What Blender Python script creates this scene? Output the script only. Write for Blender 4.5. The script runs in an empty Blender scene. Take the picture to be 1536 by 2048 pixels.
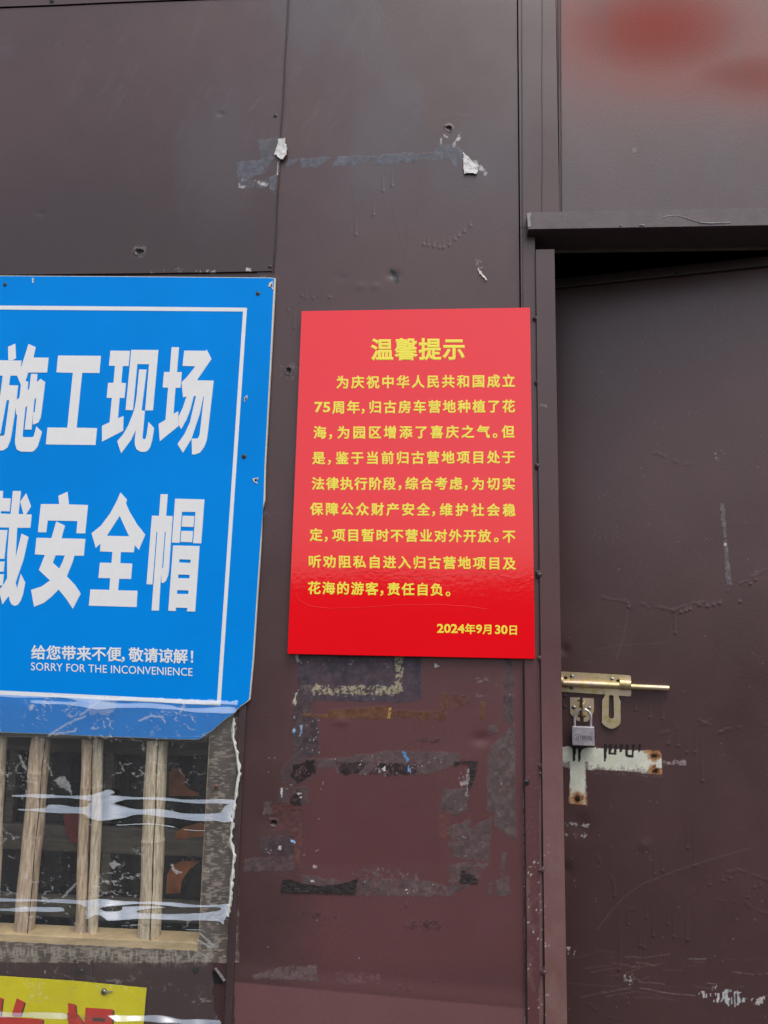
import bpy, math, random
import numpy as np
from mathutils import Vector, Matrix
from mathutils.geometry import tessellate_polygon

random.seed(7)
SC = bpy.context.scene
COL = SC.collection
R = math.radians

# ------------------------------------------------------------------ camera
CAM = np.array([0.0, -1.55, 1.50])
FPX = 1539.0                      # focal length in photo pixels (1536 x 2048)
YAW, PITCH, ROLL = R(-4.08775), R(9.12545), R(1.14046)
fwd = np.array([math.sin(YAW) * math.cos(PITCH), math.cos(YAW) * math.cos(PITCH), math.sin(PITCH)])
rgt = np.array([math.cos(YAW), -math.sin(YAW), 0.0])
upv = np.cross(rgt, fwd)
rgt, upv = (math.cos(ROLL) * rgt + math.sin(ROLL) * upv, -math.sin(ROLL) * rgt + math.cos(ROLL) * upv)
cd = bpy.data.cameras.new("camera")
cam = bpy.data.objects.new("camera", cd)
COL.objects.link(cam)
cam.matrix_world = Matrix(((rgt[0], upv[0], -fwd[0], CAM[0]), (rgt[1], upv[1], -fwd[1], CAM[1]),
                           (rgt[2], upv[2], -fwd[2], CAM[2]), (0, 0, 0, 1)))
cd.sensor_fit = 'VERTICAL'
cd.sensor_height = 24.0
cd.sensor_width = 18.0
cd.lens = 24.0 * FPX / 2048.0
cd.clip_start, cd.clip_end = 0.02, 2000.0
SC.camera = cam

# ------------------------------------------------------------------ sky, sun, exposure
SUN_EL, SUN_AZ = R(64), R(150)    # azimuth from +Y (into the wall), clockwise: behind the camera, to the right
world = bpy.data.worlds.new("World")
SC.world = world
world.use_nodes = True
nt = world.node_tree
bg = nt.nodes["Background"]
sky = nt.nodes.new("ShaderNodeTexSky")
sky.sky_type = 'NISHITA'
sky.sun_disc = False
sky.sun_elevation, sky.sun_rotation = SUN_EL, SUN_AZ
sky.dust_density, sky.air_density = 4.0, 1.0
hsv = nt.nodes.new("ShaderNodeHueSaturation")
hsv.inputs["Saturation"].default_value = 0.55     # overcast: a grey-blue sky
nt.links.new(sky.outputs[0], hsv.inputs["Color"])
nt.links.new(hsv.outputs[0], bg.inputs["Color"])
bg.inputs["Strength"].default_value = 0.15
sl = bpy.data.lights.new("sun", 'SUN')
sl.energy, sl.angle, sl.color = 0.5, R(30), (1.0, 0.97, 0.93)
sun = bpy.data.objects.new("sun", sl)
COL.objects.link(sun)
sdir = Vector((math.sin(SUN_AZ) * math.cos(SUN_EL), math.cos(SUN_AZ) * math.cos(SUN_EL), math.sin(SUN_EL)))
sun.rotation_euler = (-sdir).to_track_quat('-Z', 'Y').to_euler()
sun.location = sdir * 20
SC.view_settings.view_transform = 'Standard'
SC.view_settings.look = 'None'
SC.view_settings.gamma = 1.0
SC.view_settings.exposure = 0.75
SC.render.engine = 'CYCLES'
SC.cycles.max_bounces = 8
SC.cycles.transparent_max_bounces = 16

# ------------------------------------------------------------------ geometry helpers
def rays(px, py):
    px, py = np.asarray(px, float), np.asarray(py, float)
    a, b = (px - 768.0) / FPX, -(py - 1024.0) / FPX
    return fwd + a[..., None] * rgt + b[..., None] * upv

def G(px, py, y=0.0):
    """photo pixel -> point on the wall-parallel plane at depth y (0 = wall face, negative = nearer)"""
    d = rays(px, py)
    t = (y - CAM[1]) / d[..., 1]
    return CAM + d * t[..., None]

def proj(P):
    v = np.asarray(P, float) - CAM
    w = v @ fwd
    return 768.0 + FPX * (v @ rgt) / w, 1024.0 - FPX * (v @ upv) / w

DOOR_ANG = R(12.5)
DOOR_P = G(1118, 1400, 0.20)                   # a point of the door face, behind the jamb
DOOR_T = np.array([math.cos(DOOR_ANG), -math.sin(DOOR_ANG), 0.0])
DOOR_N = np.array([-math.sin(DOOR_ANG), -math.cos(DOOR_ANG), 0.0])   # towards the camera

def GD(px, py, off=0.0):
    """photo pixel -> point on the plane of the ajar door, off metres in front of it"""
    d = rays(px, py)
    o = DOOR_P + DOOR_N * off
    t = ((o - CAM) @ DOOR_N) / (d @ DOOR_N)
    return CAM + d * t[..., None]

def empty(name, loc, label=None, cat=None, group=None):
    o = bpy.data.objects.new(name, None)
    o.empty_display_size = 0.05
    o.location = Vector([float(c) for c in loc])
    COL.objects.link(o)
    if label: tag(o, label, cat, group)
    return o

def tag(o, label=None, cat=None, group=None, kind=None):
    if label: o["label"] = label
    if cat: o["category"] = cat
    if group: o["group"] = group
    if kind: o["kind"] = kind
    return o

def root_loc(p):
    v = Vector((0, 0, 0))
    while p is not None:
        v += p.location
        p = p.parent
    return v

def build(name, V, F, mats, parent=None, smooth=False, mi=None, origin=None):
    V = np.asarray(V, float).reshape(-1, 3)
    if parent is not None:
        org = np.array(root_loc(parent))
    elif origin is not None:
        org = np.asarray(origin, float)
    else:
        org = np.array([(V[:, 0].min() + V[:, 0].max()) / 2, (V[:, 1].min() + V[:, 1].max()) / 2, V[:, 2].min()])
    me = bpy.data.meshes.new(name)
    me.from_pydata([tuple(v) for v in (V - org)], [], F)
    if not isinstance(mats, (list, tuple)): mats = [mats]
    for m in mats: me.materials.append(m)
    if mi is not None: me.polygons.foreach_set("material_index", np.asarray(mi, np.int32))
    if smooth: me.polygons.foreach_set("use_smooth", np.ones(len(me.polygons), bool))
    me.update()
    o = bpy.data.objects.new(name, me)
    COL.objects.link(o)
    if parent is not None: o.parent = parent
    else: o.location = Vector(org)
    return o

class MB:
    """collects shapes; build() links them as one mesh object"""
    def __init__(s): s.V, s.F, s.M = [], [], []
    def add(s, V, F, m=0):
        n = len(s.V)
        s.V += [tuple(map(float, v)) for v in V]
        s.F += [tuple(i + n for i in f) for f in F]
        s.M += [m] * len(F)
    def box(s, x0, x1, y0, y1, z0, z1, m=0, bev=0.0):
        if bev > 0:
            V = []; b = bev
            # chamfered box: 24 verts
            import bmesh
            bm = bmesh.new()
            vs = [bm.verts.new((x, y, z)) for x in (x0, x1) for y in (y0, y1) for z in (z0, z1)]
            for f in ((0, 1, 3, 2), (4, 6, 7, 5), (0, 4, 5, 1), (2, 3, 7, 6), (0, 2, 6, 4), (1, 5, 7, 3)):
                bm.faces.new([vs[i] for i in f])
            bmesh.ops.bevel(bm, geom=bm.edges[:] + bm.verts[:], offset=b, segments=2, affect='EDGES', profile=0.6)
            bm.verts.index_update()
            s.add([v.co[:] for v in bm.verts], [[v.index for v in f.verts] for f in bm.faces], m)
            bm.free()
            return
        V = [(x, y, z) for x in (x0, x1) for y in (y0, y1) for z in (z0, z1)]
        s.add(V, [(0, 1, 3, 2), (4, 6, 7, 5), (0, 4, 5, 1), (2, 3, 7, 6), (0, 2, 6, 4), (1, 5, 7, 3)], m)
    def prism(s, loops, front, back, m=0):
        """loops: outer then holes, 2-D; front/back: 2-D array -> 3-D array"""
        loops = [np.asarray(l, float) for l in loops]
        tris = tessellate_polygon([[Vector((p[0], p[1], 0)) for p in l] for l in loops])
        allp = np.concatenate(loops)
        n = len(allp)
        F = [tuple(t) for t in tris] + [tuple(n + i for i in reversed(t)) for t in tris]
        k = 0
        for l in loops:
            for i in range(len(l)):
                a, b = k + i, k + (i + 1) % len(l)
                F.append((a, b, n + b, n + a))
            k += len(l)
        s.add(np.concatenate([front(allp), back(allp)]), F, m)
    def tube(s, pts, rad, seg=10, m=0, caps=True):
        pts = [Vector([float(c) for c in p]) for p in pts]
        rad = [rad] * len(pts) if np.isscalar(rad) else rad
        V, F = [], []
        ref = Vector((0, 1, 0.13)).normalized()
        for i, p in enumerate(pts):
            t = (pts[min(i + 1, len(pts) - 1)] - pts[max(i - 1, 0)]).normalized()
            a = t.cross(ref).normalized(); b = t.cross(a).normalized()
            for k in range(seg):
                w = 2 * math.pi * k / seg
                V.append(p + (a * math.cos(w) + b * math.sin(w)) * rad[i])
        for i in range(len(pts) - 1):
            for k in range(seg):
                F.append((i * seg + k, i * seg + (k + 1) % seg, (i + 1) * seg + (k + 1) % seg, (i + 1) * seg + k))
        if caps:
            F.append(tuple(range(seg))[::-1]); F.append(tuple((len(pts) - 1) * seg + k for k in range(seg)))
        s.add(V, F, m)
    def lathe(s, c, n, prof, seg=16, m=0):
        """prof: (radius, height along n) from the base out to the axis"""
        c = Vector([float(q) for q in c]); n = Vector([float(q) for q in n]).normalized()
        a = n.cross(Vector((0, 0, 1))).normalized(); b = n.cross(a)
        V, F = [], []
        for r, h in prof:
            for k in range(seg):
                w = 2 * math.pi * k / seg
                V.append(c + n * h + (a * math.cos(w) + b * math.sin(w)) * r)
        for i in range(len(prof) - 1):
            for k in range(seg):
                F.append((i * seg + k, i * seg + (k + 1) % seg, (i + 1) * seg + (k + 1) % seg, (i + 1) * seg + k))
        F.append(tuple((len(prof) - 1) * seg + k for k in range(seg)))
        s.add(V, F, m)
    def build(s, name, mats, parent=None, smooth=False, origin=None):
        o = build(name, s.V, s.F, mats, parent, smooth, s.M, origin)
        if smooth:
            me = o.data
            me.set_sharp_from_angle(angle=R(38))
        return o

def poly(name, loops, y, thick, mat, parent=None, door=False, sx=1.0, ox=0.0, oy=0.0):
    """flat piece traced in photo pixels, set on the wall plane at depth y (front) with a real thickness"""
    f = MB()
    if loops and np.isscalar(loops[0][0]): loops = [loops]
    L = [[(ox + p[0] / sx, oy + p[1] / sx) for p in l] for l in loops]
    if door: f.prism(L, lambda a: GD(a[:, 0], a[:, 1], y), lambda a: GD(a[:, 0], a[:, 1], y) - DOOR_N * thick)
    else: f.prism(L, lambda a: G(a[:, 0], a[:, 1], y), lambda a: G(a[:, 0], a[:, 1], y) + np.array([0, thick, 0]))
    return f.build(name, mat, parent)

# ------------------------------------------------------------------ numpy noise and masks in wall coordinates (photo pixels)
_rng = np.random.RandomState(3)
_LAT = _rng.rand(256, 256)
def vnoise(x, y):
    xi, yi = np.floor(x).astype(int), np.floor(y).astype(int)
    fx, fy = x - xi, y - yi
    fx, fy = fx * fx * (3 - 2 * fx), fy * fy * (3 - 2 * fy)
    a, b = _LAT[xi & 255, yi & 255], _LAT[(xi + 1) & 255, yi & 255]
    c, d = _LAT[xi & 255, (yi + 1) & 255], _LAT[(xi + 1) & 255, (yi + 1) & 255]
    return (a * (1 - fx) + b * fx) * (1 - fy) + (c * (1 - fx) + d * fx) * fy
def fbm(x, y, o=4):
    s, a, t = 0, 1.0, 0
    for i in range(o):
        s = s + a * vnoise(x * 2 ** i + 17.3 * i, y * 2 ** i + 5.1 * i); t += a; a *= 0.55
    return s / t
def inpoly(x, y, P):
    P = np.asarray(P, float)
    r = np.zeros(x.shape, bool)
    j = len(P) - 1
    for i in range(len(P)):
        xi, yi, xj, yj = P[i][0], P[i][1], P[j][0], P[j][1]
        if yi != yj:
            r ^= ((yi > y) != (yj > y)) & (x < (xj - xi) * (y - yi) / (yj - yi) + xi)
        j = i
    return r
def segdist(x, y, a, b):
    ax, ay, bx, by = a[0], a[1], b[0], b[1]
    dx, dy = bx - ax, by - ay
    t = np.clip(((x - ax) * dx + (y - ay) * dy) / (dx * dx + dy * dy + 1e-9), 0, 1)
    return np.hypot(x - ax - t * dx, y - ay - t * dy), t
def sst(a, b, x):
    t = np.clip((x - a) / (b - a), 0, 1)
    return t * t * (3 - 2 * t)
def lin(c):
    c = np.asarray(c, float) / 255.0
    return np.where(c <= 0.04045, c / 12.92, ((c + 0.055) / 1.055) ** 2.4)
def alb(r, g, b, k=0.86):
    return np.clip(lin((r, g, b)) * k, 0.006, 0.85)

# ------------------------------------------------------------------ materials
def newmat(name):
    m = bpy.data.materials.new(name)
    m.use_nodes = True
    return m, m.node_tree, m.node_tree.nodes["Principled BSDF"]

def noise_bump(nt, p, scale, dist, strength=1.0, detail=4):
    tc = nt.nodes.new("ShaderNodeTexCoord")
    n = nt.nodes.new("ShaderNodeTexNoise")
    n.inputs["Scale"].default_value = scale; n.inputs["Detail"].default_value = detail
    b = nt.nodes.new("ShaderNodeBump")
    b.inputs["Distance"].default_value = dist; b.inputs["Strength"].default_value = strength
    nt.links.new(tc.outputs["Object"], n.inputs["Vector"])
    nt.links.new(n.outputs["Fac"], b.inputs["Height"])
    nt.links.new(b.outputs["Normal"], p.inputs["Normal"])
    return tc, n, b

def mat(name, col, rough=0.5, metal=0.0, var=0.12, vscale=30.0, bump=0.0, bscale=200.0, col2=None, spec=0.5, stretch=None):
    m, t, p = newmat(name)
    p.inputs["Roughness"].default_value = rough
    p.inputs["Metallic"].default_value = metal
    p.inputs["Specular IOR Level"].default_value = spec
    tc = t.nodes.new("ShaderNodeTexCoord")
    n = t.nodes.new("ShaderNodeTexNoise")
    n.inputs["Scale"].default_value = vscale; n.inputs["Detail"].default_value = 6; n.inputs["Roughness"].default_value = 0.65
    src = tc.outputs["Object"]
    if stretch:
        mp = t.nodes.new("ShaderNodeMapping"); mp.inputs["Scale"].default_value = stretch
        t.links.new(src, mp.inputs["Vector"]); src = mp.outputs["Vector"]
    t.links.new(src, n.inputs["Vector"])
    cr = t.nodes.new("ShaderNodeValToRGB")
    c = np.asarray(col, float)
    a = c * (1 - var); b = np.minimum(c * (1 + var), 0.9) if col2 is None else np.asarray(col2, float)
    cr.color_ramp.elements[0].position, cr.color_ramp.elements[1].position = 0.33, 0.67
    cr.color_ramp.elements[0].color = (*a, 1); cr.color_ramp.elements[1].color = (*b, 1)
    t.links.new(n.outputs["Fac"], cr.inputs["Fac"])
    t.links.new(cr.outputs["Color"], p.inputs["Base Color"])
    if bump > 0: noise_bump(t, p, bscale, bump)
    return m

def painted_metal(name):
    """worn paint: the wear pattern (tape residue, scrapes, bare primer, drips, painted reflections) sits in the mesh attribute 'wear'"""
    m, t, p = newmat(name)
    at = t.nodes.new("ShaderNodeAttribute"); at.attribute_name = "wear_and_sheen"
    tc, n, b = noise_bump(t, p, 420.0, 0.0005, 0.6, 6)
    n2 = t.nodes.new("ShaderNodeTexNoise"); n2.inputs["Scale"].default_value = 900.0; n2.inputs["Detail"].default_value = 3
    t.links.new(tc.outputs["Object"], n2.inputs["Vector"])
    mr = t.nodes.new("ShaderNodeMapRange"); mr.inputs["To Min"].default_value = 0.82; mr.inputs["To Max"].default_value = 1.18
    mr.inputs["From Min"].default_value = 0.3; mr.inputs["From Max"].default_value = 0.7
    t.links.new(n2.outputs["Fac"], mr.inputs["Value"])
    mx = t.nodes.new("ShaderNodeVectorMath"); mx.operation = 'SCALE'
    t.links.new(at.outputs["Color"], mx.inputs[0]); t.links.new(mr.outputs[0], mx.inputs["Scale"])
    t.links.new(mx.outputs[0], p.inputs["Base Color"])
    t.links.new(at.outputs["Alpha"], p.inputs["Roughness"])
    ms = t.nodes.new("ShaderNodeMapRange")      # bare spots and the painted red reflection are matt
    for k_, v_ in (("From Min", .55), ("From Max", .82), ("To Min", .5), ("To Max", .04)): ms.inputs[k_].default_value = v_
    t.links.new(at.outputs["Alpha"], ms.inputs["Value"]); t.links.new(ms.outputs[0], p.inputs["Specular IOR Level"])
    return m

M_PAINT = painted_metal("worn_brown_paint")
M_BROWN = mat("brown_paint", (0.055, 0.034, 0.036), 0.36, var=0.18, vscale=18, bump=0.0004, bscale=300)
M_BROWNR = mat("red_brown_paint", (0.085, 0.044, 0.043), 0.4, var=0.25, vscale=14, bump=0.0004, bscale=300)
M_DARK = mat("dark_interior", (0.02, 0.018, 0.017), 0.9, var=0.3, vscale=4)
M_BLACK = mat("black_hole", (0.008, 0.008, 0.008), 0.9)
M_SCREW = mat("painted_screw", (0.03, 0.024, 0.025), 0.35, var=0.3, vscale=200)
M_CREAM = mat("foam_board_edge", (0.62, 0.58, 0.48), 0.8, var=0.12, vscale=120, bump=0.0004)
M_SCRAP = mat("peeling_white_tape", (0.55, 0.53, 0.52), 0.6, var=0.25, vscale=120, bump=0.0012, bscale=160)
M_BLKTAPE = mat("black_tape", (0.022, 0.015, 0.015), 0.5, var=0.4, vscale=60, bump=0.0006, bscale=300, stretch=(8, 1, 1))
M_BLUE = mat("blue_print", (0.0008, 0.228, 0.70), 0.45, spec=0.05, var=0.07, vscale=2.5, bump=0.0002, bscale=60)
M_WHITE = mat("white_print", (0.74, 0.735, 0.72), 0.35, var=0.02, vscale=40)
M_RED = mat("red_print", (0.84, 0.0035, 0.010), 0.07, var=0.02, vscale=10, bump=0.00012, bscale=110, spec=0.72)
M_GOLDTXT = mat("yellow_print", (0.90, 0.76, 0.065), 0.2, var=0.02, vscale=50)
M_YELLOW = mat("yellow_print_sheet", (0.76, 0.67, 0.001), 0.5, var=0.06, vscale=12)
M_REDTXT = mat("red_print_characters", (0.62, 0.045, 0.03), 0.4, var=0.08)
M_DKTXT = mat("dark_print_shadow", (0.10, 0.06, 0.03), 0.5)
M_WOOD = mat("pale_wood", (0.55, 0.42, 0.24), 0.7, var=0.3, vscale=10, bump=0.0006, bscale=120, stretch=(1, 1, 6))
M_BAMBOO = mat("weathered_bamboo", (0.66, 0.51, 0.33), 0.65, var=0.42, col2=(0.86, 0.74, 0.55), vscale=26, bump=0.0009, bscale=140, stretch=(9, 9, 1.2))
M_BAMBOOR = mat("reddish_bamboo", (0.52, 0.34, 0.22), 0.65, var=0.42, col2=(0.78, 0.62, 0.45), vscale=22, bump=0.0009, bscale=140, stretch=(8, 8, 1.0))
M_RAIL = mat("grey_brown_rail", (0.085, 0.072, 0.056), 0.6, var=0.35, vscale=20, stretch=(1, 4, 8))
M_ORANGE = mat("orange_wood", (0.25, 0.078, 0.02), 0.6, var=0.45, vscale=25)
M_REDCLOTH = mat("red_cloth", (0.16, 0.02, 0.02), 0.8, var=0.2, vscale=25)
M_GLUE = mat("white_glue", (0.66, 0.66, 0.58), 0.45, var=0.2, vscale=90, bump=0.0015, bscale=120)
M_GLASS = mat("dirty_dark_glass", (0.012, 0.012, 0.014), 0.15, var=0.5, vscale=25)
M_CHROME = mat("chrome_steel", (0.60, 0.56, 0.60), 0.30, 0.6, var=0.25, vscale=60, bump=0.00015, bscale=120)
M_STEEL = mat("screw_steel", (0.45, 0.43, 0.38), 0.35, 1.0, var=0.25, vscale=150)
M_ENGRAVE = mat("engraved_mark", (0.16, 0.15, 0.17), 0.6, 0.0)

def zinc_mat():
    m, t, p = newmat("yellow_zinc_plating")
    p.inputs["Metallic"].default_value = 0.85
    p.inputs["Roughness"].default_value = 0.42
    tc = t.nodes.new("ShaderNodeTexCoord")
    n = t.nodes.new("ShaderNodeTexNoise"); n.inputs["Scale"].default_value = 45; n.inputs["Detail"].default_value = 9; n.inputs["Roughness"].default_value = 0.7
    t.links.new(tc.outputs["Object"], n.inputs["Vector"])
    cr = t.nodes.new("ShaderNodeValToRGB")
    e = cr.color_ramp.elements
    e[0].position, e[0].color = 0.28, (0.42, 0.33, 0.17, 1)
    e[1].position, e[1].color = 0.72, (0.66, 0.46, 0.35, 1)
    q = e.new(0.46); q.color = (0.70, 0.56, 0.29, 1)
    q = e.new(0.58); q.color = (0.74, 0.58, 0.44, 1)
    t.links.new(n.outputs["Fac"], cr.inputs["Fac"])
    t.links.new(cr.outputs["Color"], p.inputs["Base Color"])
    b = t.nodes.new("ShaderNodeBump"); b.inputs["Distance"].default_value = 0.0003; b.inputs["Strength"].default_value = 0.6
    n3 = t.nodes.new("ShaderNodeTexNoise"); n3.inputs["Scale"].default_value = 300
    t.links.new(tc.outputs["Object"], n3.inputs["Vector"]); t.links.new(n3.outputs["Fac"], b.inputs["Height"])
    t.links.new(b.outputs["Normal"], p.inputs["Normal"])
    return m
M_ZINC = zinc_mat()

def film_mat():
    m, t, p = newmat("clear_plastic_film")
    out = t.nodes["Material Output"]
    t.nodes.remove(p)
    tr = t.nodes.new("ShaderNodeBsdfTransparent"); tr.inputs["Color"].default_value = (0.985, 0.985, 0.97, 1)
    gl = t.nodes.new("ShaderNodeBsdfGlossy"); gl.inputs["Roughness"].default_value = 0.06
    gl.inputs["Color"].default_value = (0.93, 0.96, 1.0, 1)
    lw = t.nodes.new("ShaderNodeLayerWeight"); lw.inputs["Blend"].default_value = 0.5
    pw = t.nodes.new("ShaderNodeMath"); pw.operation = 'POWER'; pw.inputs[1].default_value = 4.0
    t.links.new(lw.outputs["Facing"], pw.inputs[0])
    fr = t.nodes.new("ShaderNodeMath"); fr.operation = 'MULTIPLY_ADD'; fr.inputs[1].default_value = 0.8; fr.use_clamp = True
    fo = t.nodes.new("ShaderNodeAttribute"); fo.attribute_name = "fold"      # film doubled over itself in the folds
    fm = t.nodes.new("ShaderNodeMath"); fm.operation = 'MULTIPLY_ADD'; fm.inputs[1].default_value = 0.20; fm.inputs[2].default_value = 0.15
    t.links.new(fo.outputs["Fac"], fm.inputs[0]); t.links.new(fm.outputs[0], fr.inputs[2])
    t.links.new(pw.outputs[0], fr.inputs[0])
    tc = t.nodes.new("ShaderNodeTexCoord")
    n = t.nodes.new("ShaderNodeTexNoise"); n.inputs["Scale"].default_value = 45; n.inputs["Detail"].default_value = 3
    b = t.nodes.new("ShaderNodeBump"); b.inputs["Distance"].default_value = 0.0004; b.inputs["Strength"].default_value = 0.4
    t.links.new(tc.outputs["Object"], n.inputs["Vector"]); t.links.new(n.outputs["Fac"], b.inputs["Height"])
    t.links.new(b.outputs["Normal"], gl.inputs["Normal"])
    m1 = t.nodes.new("ShaderNodeMixShader")
    t.links.new(fr.outputs[0], m1.inputs[0]); t.links.new(tr.outputs[0], m1.inputs[1]); t.links.new(gl.outputs[0], m1.inputs[2])
    df = t.nodes.new("ShaderNodeBsdfDiffuse"); df.inputs["Color"].default_value = (0.60, 0.61, 0.58, 1)
    at = t.nodes.new("ShaderNodeAttribute"); at.attribute_name = "dirt"
    m2 = t.nodes.new("ShaderNodeMixShader")
    t.links.new(at.outputs["Fac"], m2.inputs[0]); t.links.new(m1.outputs[0], m2.inputs[1]); t.links.new(df.outputs[0], m2.inputs[2])
    t.links.new(m2.outputs[0], out.inputs["Surface"])
    return m
M_FILM = film_mat()

# ------------------------------------------------------------------ wear and sheen painted on the metal (positions in photo pixels on the wall)
def Z(pts, ox, oy, s): return [(ox + a / s, oy + b / s) for a, b in pts]
BASE = np.array([0.066, 0.0335, 0.0335])
LOWRED = np.array([0.103, 0.0405, 0.0415])

def Lw(*p): return Z(p, 480, 1300, 2.363)
def Uw(*p): return Z(p, 440, 180, 2.477)
def Dw(*p): return Z(p, 1100, 1320, 5.908)
GREY1, GREY2, GREYD = (84, 76, 79), (97, 84, 84), (52, 44, 47)
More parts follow.
